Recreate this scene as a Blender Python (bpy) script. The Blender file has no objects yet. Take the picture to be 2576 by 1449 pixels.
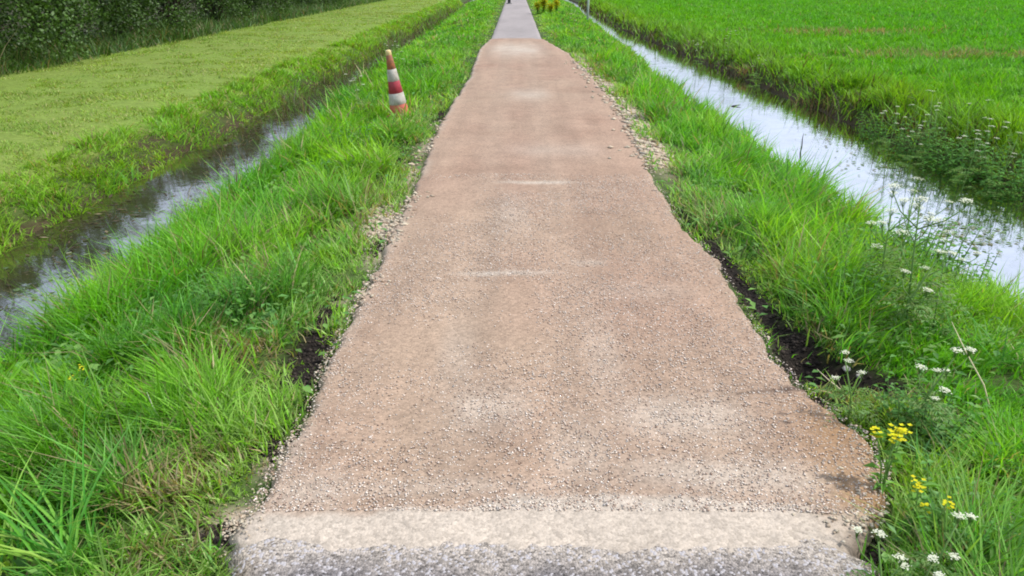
import bpy, math, random
import numpy as np
from mathutils import Vector, Matrix, Euler

random.seed(7)
RNG = np.random.default_rng(11)
S = bpy.context.scene
COL = S.collection
R = math.radians

# ------------------------------------------------------------------ camera
H_CAM = 1.6
F_PX = 773.0 * 2576 / 1024          # focal length in pixels of a 2576 px wide frame
CX, CY = 1288.0, 724.5
PITCH = math.atan((CY + 65) / F_PX)
YAW = math.atan(9 / F_PX)           # camera turned a touch left of the path's direction
fwd = Vector((-math.sin(YAW) * math.cos(PITCH), math.cos(YAW) * math.cos(PITCH), -math.sin(PITCH)))
right = Vector((math.cos(YAW), math.sin(YAW), 0))
up = right.cross(fwd)
CAM = Vector((0, 0, H_CAM))

def project(x, y, z):
    """arrays of world points -> (u, v, depth) in the 2576 px frame"""
    dx, dy, dz = x - CAM.x, y - CAM.y, z - CAM.z
    d = dx * fwd.x + dy * fwd.y + dz * fwd.z
    d = np.maximum(d, 1e-3)
    u = CX + F_PX * (dx * right.x + dy * right.y + dz * right.z) / d
    v = CY - F_PX * (dx * up.x + dy * up.y + dz * up.z) / d
    return u, v, d

def ray(u, v):
    return (fwd + right * ((u - CX) / F_PX) + up * ((CY - v) / F_PX)).normalized()

def P(u, v, z=0.0):
    r = ray(u, v)
    t = (z - CAM.z) / r.z
    return CAM + r * t

# ------------------------------------------------------------------ noise
def _hash(ix, iy, seed):
    h = (ix.astype(np.int64) * 374761393 + iy.astype(np.int64) * 668265263 + seed * 974711) & 0x7fffffff
    h = ((h ^ (h >> 13)) * 1274126177) & 0x7fffffff
    h = h ^ (h >> 16)
    return (h & 0xffff) / 65535.0

def vnoise(x, y, seed=0):
    x = np.asarray(x, float); y = np.asarray(y, float)
    ix, iy = np.floor(x), np.floor(y)
    fx, fy = x - ix, y - iy
    fx = fx * fx * (3 - 2 * fx); fy = fy * fy * (3 - 2 * fy)
    a, b = _hash(ix, iy, seed), _hash(ix + 1, iy, seed)
    c, d = _hash(ix, iy + 1, seed), _hash(ix + 1, iy + 1, seed)
    return (a * (1 - fx) + b * fx) * (1 - fy) + (c * (1 - fx) + d * fx) * fy

def fbm(x, y, seed=0, oct=3):
    s, a, t = 0, 1.0, 0
    for k in range(oct):
        s = s + a * vnoise(np.asarray(x) * 2 ** k, np.asarray(y) * 2 ** k, seed + 17 * k); t += a; a *= .5
    return s / t

def sstep(a, b, x):
    t = np.clip((x - a) / (b - a), 0, 1)
    return t * t * (3 - 2 * t)

# ------------------------------------------------------------------ path outline
LEFT_PX = [(560, 1500), (590, 1449), (585, 1400), (560, 1335), (620, 1270), (680, 1150), (760, 1045), (800, 950), (838, 850), (900, 760),
           (948, 650), (985, 560), (1052, 440), (1082, 350), (1122, 275), (1180, 190), (1203, 125), (1233, 96)]
RIGHT_PX = [(2165, 1500), (2160, 1449), (2165, 1390), (2205, 1335), (2238, 1270), (2232, 1180), (2200, 1100), (2120, 1035), (2018, 965), (1958, 895),
            (1905, 800), (1855, 720), (1820, 655), (1738, 580), (1680, 500), (1648, 440), (1604, 350), (1556, 265), (1490, 190), (1430, 132), (1366, 96)]
def outline(px):
    pts = [P(u, v) for u, v in px]
    ys = np.array([p.y for p in pts]); xs = np.array([p.x for p in pts])
    o = np.argsort(ys)
    return ys[o], xs[o]
LY, LXs = outline(LEFT_PX); RY, RXs = outline(RIGHT_PX)
def Lx(y):
    return np.interp(y, LY, LXs) + .05 * (fbm(np.asarray(y) * 3.1, 0 * np.asarray(y), 3) - .5) + .03 * (vnoise(np.asarray(y) * 17, 0 * np.asarray(y), 5) - .5)
def Rx(y):
    return np.interp(y, RY, RXs) + .05 * (fbm(np.asarray(y) * 3.3, 0 * np.asarray(y) + 9, 4) - .5) + .03 * (vnoise(np.asarray(y) * 17, 0 * np.asarray(y), 6) - .5)
Y_FRONT = P(1300, 1402).y
Y_FAR = P(1300, 96).y

# ------------------------------------------------------------------ terrain
PROF_X = np.array([-400, -13, -10.5, -8, -5.2, -4.25, -3.87, -3.7, -3.3, -2.95, -2.7, -2.2, -1.7, -1.2, -.8, 0, .8, 1.2, 1.7, 2.2, 2.7, 2.95, 3.4, 4.4, 5.15, 5.45, 5.75, 6.3, 8, 400])
PROF_Z = np.array([-.1, -.1, -.12, -.12, -.12, -.2, -.36, -.5, -.75, -.6, -.4, -.2, -.09, -.05, -.05, -.07, -.05, -.05, -.1, -.2, -.4, -.6, -.9, -.95, -.7, -.46, -.25, -.15, -.1, -.1])
WATER_Z = -.5

def spots(lst):
    out = []
    for u, v, a, b, w in lst:
        p = P(u, v, -.05); out.append((p.x, p.y, a, b, w))
    return out
# bare dark peat beside the path: (px u, px v, half width x, half length y, strength)
PEAT = spots([(778, 890, .09, .26, 1.0), (745, 985, .09, .16, .55), (690, 1110, .09, .10, .45), (815, 800, .06, .2, .5),
              (2140, 938, .22, .13, 2.6), (2205, 945, .12, .09, 2.0), (2050, 905, .14, .12, 1.4), (2000, 850, .12, .16, 1.15), (1935, 790, .07, .25, 1.0), (1870, 715, .05, .35, 1.0), (1810, 640, .06, .35, .9), (1730, 545, .07, .4, .6),
              (2170, 1400, .12, .10, .8), (2060, 1022, .10, .05, 1.0), (560, 1350, .08, .05, .5), (1108, 290, .05, .35, .9), (1000, 420, .05, .4, .35), (1590, 330, .10, .8, .35), (1520, 240, .08, .7, .4), (950, 620, .05, .2, .6)])
HOLES = spots([(2140, 932, .17, .10, .17), (2040, 895, .11, .14, .13), (1960, 820, .06, .2, .07), (1860, 705, .05, .3, .05), (775, 890, .09, .2, .02)])
DRY = spots([(620, 900, .20, .24, 1.0), (450, 1200, .10, .16, .8), (430, 1250, .12, .08, .5), (2040, 850, .15, .2, .5), (1010, 300, .1, .4, .4), (2130, 1010, .1, .08, .8), (1780, 560, .1, .4, .5),
             (930, 560, .2, .4, .5), (1040, 400, .15, .8, .4), (1690, 430, .12, .8, .4), (1500, 170, .2, 2.5, .5), (760, 560, .2, .4, .25)])
PALE = spots([(955, 570, .13, .38, 1.3), (945, 640, .05, .2, .7), (1030, 450, .06, .5, .8), (1075, 360, .05, .6, .7), (870, 770, .06, .12, .8), (1645, 380, .14, .8, 1.3), (1605, 290, .15, 1.1, 1.2), (1530, 210, .14, 1.4, 1.0), (1465, 150, .14, 1.8, .8),
              (600, 1310, .07, .07, 1.0), (545, 1350, .09, .03, .8), (690, 1150, .04, .1, .8)])
def spots_at(lst, z):
    return [(P(u, v, z).x, P(u, v, z).y, a, b, w) for u, v, a, b, w in lst]
ERODED = spots_at([(350, 335, .28, .55, 1.0), (470, 305, .22, .5, 1.0), (240, 385, .22, .4, .8), (560, 268, .25, .8, .7), (60, 500, .25, .3, .9), (170, 450, .2, .3, .6), (700, 215, .25, 1.2, .5), (20, 575, .25, .25, 1.0), (820, 165, .3, 2.0, .6)], -.17)
def blobs(lst, x, y):
    s = 0
    for (a, b, ra, rb, w) in lst:
        s = s + w * np.exp(-(((x - a) / ra) ** 2 + ((y - b) / rb) ** 2))
    return s

def shores(y):
    """waterlines (left far, left near, right near, right far) at each distance"""
    y = np.asarray(y, float); o = 0 * y
    n1 = .16 * (fbm(y * .45, o + 2.5, 21) - .5) + .10 * (vnoise(y * 1.9, o, 22) - .5)
    n2 = .16 * (fbm(y * .45, o + 6.5, 23) - .5) + .10 * (vnoise(y * 1.9, o, 24) - .5)
    lf = -np.interp(y, [0, 6, 10, 20, 60], [4.28, 4.22, 4.15, 4.05, 3.95]) + n1 * .8
    ln = -np.interp(y, [0, 9, 13, 20, 60], [2.82, 2.88, 3.1, 3.3, 3.5]) + n2 * .8
    rn = np.interp(y, [0, 4, 6, 14, 22, 34, 60], [3.15, 3.12, 3.02, 3.0, 3.3, 3.45, 4.2]) + n1
    rf = np.interp(y, [0, 7, 14, 22, 34, 60], [5.45, 5.2, 5.02, 4.75, 4.3, 4.7]) + n2 * .7
    return lf, ln, rn, rf

def mapx(x, y):
    lf, ln, rn, rf = shores(y)
    xr = np.where(x < rn, 1.2 + (x - 1.2) * (2.83 - 1.2) / (rn - 1.2), np.where(x < rf, 2.83 + (x - rn) * (5.41 - 2.83) / (rf - rn), 5.41 + (x - rf)))
    xl = np.where(x > ln, -1.2 + (x + 1.2) * (2.83 - 1.2) / (-ln - 1.2), np.where(x > lf, -2.83 + (x - ln) * (3.7 - 2.83) / (ln - lf), -3.7 + (x - lf)))
    return np.where(x > 1.2, xr, np.where(x < -1.2, xl, x))

def height(x, y):
    x = np.asarray(x, float); y = np.asarray(y, float)
    z = np.interp(mapx(x, y), PROF_X, PROF_Z)
    lfill = sstep(8.5, 13, y) * .05 * np.exp(-((x + 3.65) / .45) ** 2)
    z = z + lfill - .07 * np.clip(blobs(ERODED, x, y) * fbm(x * 5, y * 5, 46) * 1.4, 0, 1)
    rough = .05 * (fbm(x * 1.6, y * 1.6, 31) - .5) + .03 * (fbm(x * 6, y * 6, 32) - .5)
    out = np.maximum(sstep(0, .35, Lx(y) - x), sstep(0, .35, x - Rx(y)))
    far = (y > Y_FAR)
    out = np.where(far, sstep(.75, 1.1, np.abs(x)), out)
    z = z + rough * (.25 + out) - blobs(HOLES, x, y)
    z = np.where(out <= 0, np.minimum(z, -.045), z)
    return z

def at(u, v, h=0.0):
    """ground point whose column of height h ends at that direction"""
    r = ray(u, v); t = .5
    while t < 200:
        p = CAM + r * t
        if p.z - h <= float(height(p.x, p.y)):
            break
        t += .02 if t < 12 else .08
    p = CAM + r * t
    return Vector((p.x, p.y, float(height(p.x, p.y))))

# ------------------------------------------------------------------ object helpers
def link(o, parent=None):
    COL.objects.link(o)
    if parent is not None: o.parent = parent
    return o

def tag(o, label=None, cat=None, group=None, kind=None):
    if label: o["label"] = label
    if cat: o["category"] = cat
    if group: o["group"] = group
    if kind: o["kind"] = kind
    return o

def empty(name, loc, rz=0):
    o = bpy.data.objects.new(name, None); o.empty_display_size = .1
    o.location = loc; o.rotation_euler = (0, 0, rz)
    return link(o)

def copy_tree(o, parent=None):
    c = o.copy(); link(c, parent)
    for ch in [k for k in COL.objects if k.parent is o]:
        copy_tree(ch, c)
    return c

def fast_mesh(name, V, F, mat, col=None, parent=None, smooth=False):
    """V (n,3), F (m,3 or 4) integer array, col (n,3)"""
    V = np.ascontiguousarray(V, np.float32); F = np.ascontiguousarray(F, np.int32)
    k = F.shape[1]; m = len(F)
    me = bpy.data.meshes.new(name)
    me.vertices.add(len(V)); me.vertices.foreach_set("co", V.ravel())
    me.loops.add(m * k); me.loops.foreach_set("vertex_index", F.ravel())
    me.polygons.add(m)
    me.polygons.foreach_set("loop_start", np.arange(0, m * k, k, dtype=np.int32))
    me.polygons.foreach_set("loop_total", np.full(m, k, np.int32))
    if smooth: me.polygons.foreach_set("use_smooth", np.ones(m, bool))
    if col is not None:
        a = me.color_attributes.new("col", 'FLOAT_COLOR', 'POINT')
        c4 = np.ones((len(V), 4), np.float32); c4[:, :3] = col
        a.data.foreach_set("color", c4.ravel())
    me.update(calc_edges=True)
    me.materials.append(mat)
    o = bpy.data.objects.new(name, me)
    return link(o, parent)

class MB:
    def __init__(s): s.v, s.f, s.c = [], [], []
    def add(s, vs, fs, c=(1, 1, 1)):
        b = len(s.v); s.v += [tuple(v) for v in vs]; s.c += [c] * len(vs)
        for f in fs:
            f = [b + i for i in f]
            if len(f) == 4: s.f += [(f[0], f[1], f[2]), (f[0], f[2], f[3])]
            else:
                for k in range(1, len(f) - 1): s.f.append((f[0], f[k], f[k + 1]))
    def tube(s, pts, rad, n=6, c=(1, 1, 1), cap=True):
        pts = [Vector(p) for p in pts]; vs, fs = [], []
        for i, p in enumerate(pts):
            d = (pts[min(i + 1, len(pts) - 1)] - pts[max(i - 1, 0)]).normalized()
            a = d.orthogonal().normalized() if abs(d.z) > .95 else d.cross(Vector((0, 0, 1))).normalized()
            b = d.cross(a)
            for k in range(n):
                t = 2 * math.pi * k / n
                vs.append(p + (a * math.cos(t) + b * math.sin(t)) * rad[i])
        for i in range(len(pts) - 1):
            for k in range(n):
                fs.append((i * n + k, i * n + (k + 1) % n, (i + 1) * n + (k + 1) % n, (i + 1) * n + k))
        if cap:
            fs.append(tuple(range(n))[::-1]); fs.append(tuple((len(pts) - 1) * n + k for k in range(n)))
        s.add(vs, fs, c)
    def lathe(s, prof, n=32, c=(1, 1, 1), axis=Vector((0, 0, 0))):
        vs, fs = [], []
        for (r, z) in prof:
            for k in range(n):
                t = 2 * math.pi * k / n
                vs.append((r * math.cos(t), r * math.sin(t), z))
        for i in range(len(prof) - 1):
            for k in range(n):
                fs.append((i * n + k, i * n + (k + 1) % n, (i + 1) * n + (k + 1) % n, (i + 1) * n + k))
        s.add(vs, fs, c)
    def leaf(s, p, d, side, L, W, c=(1, 1, 1), droop=.25, seg=1):
        """a pointed leaf from p along d"""
        p, d, side = Vector(p), Vector(d).normalized(), Vector(side).normalized()
        dn = Vector((0, 0, -1))
        m = p + d * L * .45 + side * W * .5
        m2 = p + d * L * .45 - side * W * .5
        e = p + d * L + dn * L * droop
        s.add([p, m, e, m2], [(0, 1, 2, 3)], c)
    def build(s, name, mat, parent=None, smooth=False):
        return fast_mesh(name, np.array(s.v), np.array(s.f), mat, np.array(s.c), parent, smooth)

# ------------------------------------------------------------------ materials
def mat(name):
    m = bpy.data.materials.new(name); m.use_nodes = True
    nt = m.node_tree; nt.nodes.clear()
    out = nt.nodes.new("ShaderNodeOutputMaterial")
    return m, nt, out

def N(nt, typ, **kw):
    n = nt.nodes.new(typ)
    for k, v in kw.items():
        if k in n.inputs: n.inputs[k].default_value = v
        else: setattr(n, k, v)
    return n

def foliage_mat(name, trans=.44, rough=.5, gloss=.02):
    m, nt, out = mat(name); L = nt.links
    at_ = N(nt, "ShaderNodeAttribute", attribute_name="col")
    d = N(nt, "ShaderNodeBsdfDiffuse"); t = N(nt, "ShaderNodeBsdfTranslucent"); g = N(nt, "ShaderNodeBsdfGlossy", Roughness=rough)
    g.inputs["Color"].default_value = (.9, 1, .9, 1)
    tc = N(nt, "ShaderNodeMix", data_type='RGBA', blend_type='MULTIPLY')
    tc.inputs[0].default_value = 1
    L.new(at_.outputs["Color"], tc.inputs[6]); tc.inputs[7].default_value = (1.3, 1.3, .5, 1)
    m1 = N(nt, "ShaderNodeMixShader", Fac=trans); m2 = N(nt, "ShaderNodeMixShader", Fac=gloss)
    L.new(at_.outputs["Color"], d.inputs["Color"]); L.new(tc.outputs[2], t.inputs["Color"])
    L.new(d.outputs[0], m1.inputs[1]); L.new(t.outputs[0], m1.inputs[2])
    L.new(m1.outputs[0], m2.inputs[1]); L.new(g.outputs[0], m2.inputs[2])
    L.new(m2.outputs[0], out.inputs[0])
    return m

def attr_mat(name, rough=.9, noise=0, nscale=30, bump=0, spec=.3):
    """vertex-colour surface with fine procedural variation"""
    m, nt, out = mat(name); L = nt.links
    b = N(nt, "ShaderNodeBsdfPrincipled", Roughness=rough); b.inputs["Specular IOR Level"].default_value = spec
    a = N(nt, "ShaderNodeAttribute", attribute_name="col")
    if noise:
        tc = N(nt, "ShaderNodeTexCoord")
        nz = N(nt, "ShaderNodeTexNoise", Scale=nscale, Detail=8, Roughness=.7)
        mr = N(nt, "ShaderNodeMapRange"); mr.inputs[3].default_value = 1 - noise; mr.inputs[4].default_value = 1 + noise
        mr.inputs[1].default_value = .25; mr.inputs[2].default_value = .75
        mx = N(nt, "ShaderNodeMix", data_type='RGBA', blend_type='MULTIPLY'); mx.inputs[0].default_value = 1
        L.new(tc.outputs["Object"], nz.inputs["Vector"]); L.new(nz.outputs[0], mr.inputs[0])
        L.new(a.outputs["Color"], mx.inputs[6]); L.new(mr.outputs[0], mx.inputs[7])
        L.new(mx.outputs[2], b.inputs["Base Color"])
        if bump:
            bp = N(nt, "ShaderNodeBump", Strength=bump, Distance=.01)
            L.new(nz.outputs[0], bp.inputs["Height"]); L.new(bp.outputs[0], b.inputs["Normal"])
    else:
        L.new(a.outputs["Color"], b.inputs["Base Color"])
    L.new(b.outputs[0], out.inputs[0])
    return m

def gravel_mat(name, cell, lo, hi, bump, chip=None, chip_amt=0.0):
    """loose chippings: vertex colour times a random tone per chip, relief from the chips"""
    m, nt, out = mat(name); L = nt.links
    b = N(nt, "ShaderNodeBsdfPrincipled", Roughness=.92); b.inputs["Specular IOR Level"].default_value = .2
    a = N(nt, "ShaderNodeAttribute", attribute_name="col")
    tc = N(nt, "ShaderNodeTexCoord")
    v = N(nt, "ShaderNodeTexVoronoi", Scale=cell); v2 = N(nt, "ShaderNodeTexVoronoi", Scale=cell * 2.3)
    for x in (v, v2): L.new(tc.outputs["Object"], x.inputs["Vector"])
    sp = N(nt, "ShaderNodeSeparateColor"); L.new(v.outputs["Color"], sp.inputs[0])
    sp2 = N(nt, "ShaderNodeSeparateColor"); L.new(v2.outputs["Color"], sp2.inputs[0])
    ad = N(nt, "ShaderNodeMath", operation='MULTIPLY_ADD'); L.new(sp2.outputs[0], ad.inputs[0]); ad.inputs[1].default_value = .4
    ml = N(nt, "ShaderNodeMath", operation='MULTIPLY'); L.new(sp.outputs[0], ml.inputs[0]); ml.inputs[1].default_value = .6
    L.new(ml.outputs[0], ad.inputs[2])
    mr = N(nt, "ShaderNodeMapRange"); mr.inputs[3].default_value = lo; mr.inputs[4].default_value = hi
    L.new(ad.outputs[0], mr.inputs[0])
    big = N(nt, "ShaderNodeTexNoise", Scale=3.5, Detail=6, Roughness=.65); L.new(tc.outputs["Object"], big.inputs["Vector"])
    mrb = N(nt, "ShaderNodeMapRange"); mrb.inputs[1].default_value = .3; mrb.inputs[2].default_value = .7; mrb.inputs[3].default_value = .88; mrb.inputs[4].default_value = 1.1
    L.new(big.outputs[0], mrb.inputs[0])
    mm = N(nt, "ShaderNodeMath", operation='MULTIPLY'); L.new(mr.outputs[0], mm.inputs[0]); L.new(mrb.outputs[0], mm.inputs[1])
    mx = N(nt, "ShaderNodeMix", data_type='RGBA', blend_type='MULTIPLY'); mx.inputs[0].default_value = 1
    L.new(a.outputs["Color"], mx.inputs[6]); L.new(mm.outputs[0], mx.inputs[7])
    last = mx.outputs[2]
    if chip:
        gt = N(nt, "ShaderNodeMath", operation='GREATER_THAN'); L.new(sp.outputs[1], gt.inputs[0]); gt.inputs[1].default_value = 1 - chip_amt
        mc = N(nt, "ShaderNodeMix", data_type='RGBA'); L.new(gt.outputs[0], mc.inputs[0]); L.new(last, mc.inputs[6]); mc.inputs[7].default_value = (*chip, 1)
        last = mc.outputs[2]
    L.new(last, b.inputs["Base Color"])
    bp = N(nt, "ShaderNodeBump", Strength=bump, Distance=.006, invert=True)
    L.new(v.outputs["Distance"], bp.inputs["Height"]); L.new(bp.outputs[0], b.inputs["Normal"])
    L.new(b.outputs[0], out.inputs[0])
    return m

def plain_mat(name, col, rough=.6, noise=.15, scale=40, spec=.4, dirt=None):
    m, nt, out = mat(name); L = nt.links
    b = N(nt, "ShaderNodeBsdfPrincipled", Roughness=rough); b.inputs["Specular IOR Level"].default_value = spec
    tc = N(nt, "ShaderNodeTexCoord"); nz = N(nt, "ShaderNodeTexNoise", Scale=scale, Detail=6, Roughness=.7)
    L.new(tc.outputs["Object"], nz.inputs["Vector"])
    cr = N(nt, "ShaderNodeMix", data_type='RGBA')
    mr = N(nt, "ShaderNodeMapRange"); mr.inputs[1].default_value = .4; mr.inputs[2].default_value = .7
    L.new(nz.outputs[0], mr.inputs[0]); L.new(mr.outputs[0], cr.inputs[0])
    d = dirt or tuple(c * (1 - noise) for c in col)
    cr.inputs[6].default_value = (*col, 1); cr.inputs[7].default_value = (*d, 1)
    L.new(cr.outputs[2], b.inputs["Base Color"])
    L.new(b.outputs[0], out.inputs[0])
    return m

def water_mat(name, lo, hi, ripple, deep, scum):
    m, nt, out = mat(name); L = nt.links
    d = N(nt, "ShaderNodeBsdfDiffuse"); d.inputs[0].default_value = (*deep, 1)
    g = N(nt, "ShaderNodeBsdfGlossy", Roughness=.035); g.inputs[0].default_value = (.95, .95, 1, 1)
    fr = N(nt, "ShaderNodeLayerWeight", Blend=.5)
    mr = N(nt, "ShaderNodeMapRange"); mr.inputs[3].default_value = lo; mr.inputs[4].default_value = hi
    L.new(fr.outputs["Facing"], mr.inputs[0])
    tc = N(nt, "ShaderNodeTexCoord"); nz = N(nt, "ShaderNodeTexNoise", Scale=7, Detail=3, Roughness=.55)
    L.new(tc.outputs["Object"], nz.inputs["Vector"])
    bp = N(nt, "ShaderNodeBump", Strength=ripple, Distance=.02)
    L.new(nz.outputs[0], bp.inputs["Height"]); L.new(bp.outputs[0], g.inputs["Normal"])
    film = N(nt, "ShaderNodeTexNoise", Scale=1.6, Detail=6, Roughness=.7); L.new(tc.outputs["Object"], film.inputs["Vector"])
    fm = N(nt, "ShaderNodeMapRange"); fm.inputs[1].default_value = .42; fm.inputs[2].default_value = .66; fm.inputs[3].default_value = 1; fm.inputs[4].default_value = 1 - scum
    L.new(film.outputs[0], fm.inputs[0])
    ml = N(nt, "ShaderNodeMath", operation='MULTIPLY'); L.new(mr.outputs[0], ml.inputs[0]); L.new(fm.outputs[0], ml.inputs[1])
    mx = N(nt, "ShaderNodeMixShader"); L.new(ml.outputs[0], mx.inputs[0]); L.new(d.outputs[0], mx.inputs[1]); L.new(g.outputs[0], mx.inputs[2])
    L.new(mx.outputs[0], out.inputs[0])
    return m

M_GRASS = foliage_mat("grass_blades")
M_LEAF = foliage_mat("leaves", trans=.3)
M_BUSH = foliage_mat("bush_leaves", trans=.22, gloss=.03)
M_PETAL = foliage_mat("petals", trans=.25, gloss=.0)
M_STEM = foliage_mat("stems", trans=.1)
M_GROUND = attr_mat("soil_and_turf", noise=.45, nscale=14, bump=.8, spec=.1)
M_BARK = attr_mat("bark", noise=.4, nscale=25, bump=.8, spec=.1)
M_STONE = attr_mat("stones", noise=.25, nscale=60, bump=.3, spec=.2)
M_PATH = gravel_mat("reddish_gravel", 85, .70, 1.32, .3)
M_ASPH = gravel_mat("chipped_asphalt", 120, .2, 1.8, .7, chip=(.36, .34, .35), chip_amt=.15)
M_WATER = water_mat("clear_ditch_water", .60, .90, .07, (.022, .021, .012), .12)
M_MURKY = water_mat("murky_ditch_water", .30, .58, .04, (.030, .027, .014), .75)

# ------------------------------------------------------------------ ground
def ground():
    xs = np.unique(np.concatenate([np.linspace(-3000, -60, 12), np.linspace(-60, -14, 24), np.linspace(-14, -6, 41), np.linspace(-6, 7.5, 271),
                                   np.linspace(7.5, 20, 51), np.linspace(20, 60, 41), np.linspace(60, 3000, 12)]))
    ys = np.unique(np.concatenate([np.linspace(-400, -6, 12), np.linspace(-6, 1, 36), np.linspace(1, 9, 201), np.linspace(9, 30, 211), np.linspace(30, 80, 151), np.linspace(80, 250, 40), np.linspace(250, 4000, 15)]))
    X, Y = np.meshgrid(xs, ys)
    Z = height(X, Y)
    nx, ny = len(xs), len(ys)
    V = np.stack([X.ravel(), Y.ravel(), Z.ravel()], 1)
    i = np.arange((nx - 1) * (ny - 1)); r, c = i // (nx - 1), i % (nx - 1)
    a = r * nx + c
    F = np.stack([a, a + 1, a + nx + 1, a + nx], 1)
    x, y, z = V.T
    n1 = fbm(x * .9, y * .9, 41)[:, None]; n2 = fbm(x * .25, y * .25, 42)[:, None]
    verge = np.array([.045, .075, .018]); peat = np.array([.015, .012, .010])
    mead = np.array([.13, .20, .035]) * (1 - n1 * .5) + np.array([.17, .19, .05]) * (n1 * .5)
    field = np.array([.085, .22, .016]) * (1 - n2) + np.array([.13, .25, .016]) * n2
    mud = np.array([.045, .036, .02])
    lf, ln, rn, rf = shores(y)
    C = np.where((x < lf - .35)[:, None], mead, np.where((x > rf + .4)[:, None], field, verge[None, :] * (.7 + .6 * n1)))
    bank = ((z < -.27) & (np.abs(x) < 7))[:, None]
    C = np.where(bank, np.array([.045, .075, .016]) * (.6 + .8 * n1), C)
    C = np.where((z < -.42)[:, None], mud * (.6 + .8 * n1), C)
    pm = np.clip(blobs(PEAT, x, y), 0, 1)[:, None]
    pm = np.clip(pm * 1.6 * (.5 + n1), 0, 1)
    C = C * (1 - pm) + peat * pm
    er = np.clip(blobs(ERODED, x, y) * (2.2 * fbm(x * 6, y * 6, 45) - .45), 0, 1)[:, None]
    C = C * (1 - er) + np.array([.045, .035, .018]) * er
    pp = np.clip(blobs(PALE, x, y) * (.4 + 1.3 * fbm(x * 5, y * 5, 44)) * 1.3, 0, 1)[:, None]
    C = C * (1 - pp) + np.array([.34, .275, .205]) * (.8 + .4 * n1) * pp
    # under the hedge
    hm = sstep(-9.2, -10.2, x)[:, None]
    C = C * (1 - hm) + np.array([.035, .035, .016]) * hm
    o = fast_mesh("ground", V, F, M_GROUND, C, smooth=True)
    tag(o, "grassy ground with the peat banks that slope to both ditches", "ground", kind="structure")
ground()

for nm, x0, x1, lb in (("ditch_water", -4.6, -2.3, "narrow muddy ditch water to the left of the path"), ("ditch_water", 2.3, 5.95, "wide ditch water reflecting bright sky to the right of the path")):
    ys = np.linspace(-6, 300, 60)
    V = np.array([(x, y, WATER_Z) for y in ys for x in (x0, x1)]); F = np.array([(2 * i, 2 * i + 1, 2 * i + 3, 2 * i + 2) for i in range(len(ys) - 1)])
    tag(fast_mesh(nm, V, F, M_WATER if x0 > 0 else M_MURKY, None), lb, "water", kind="structure")

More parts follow.
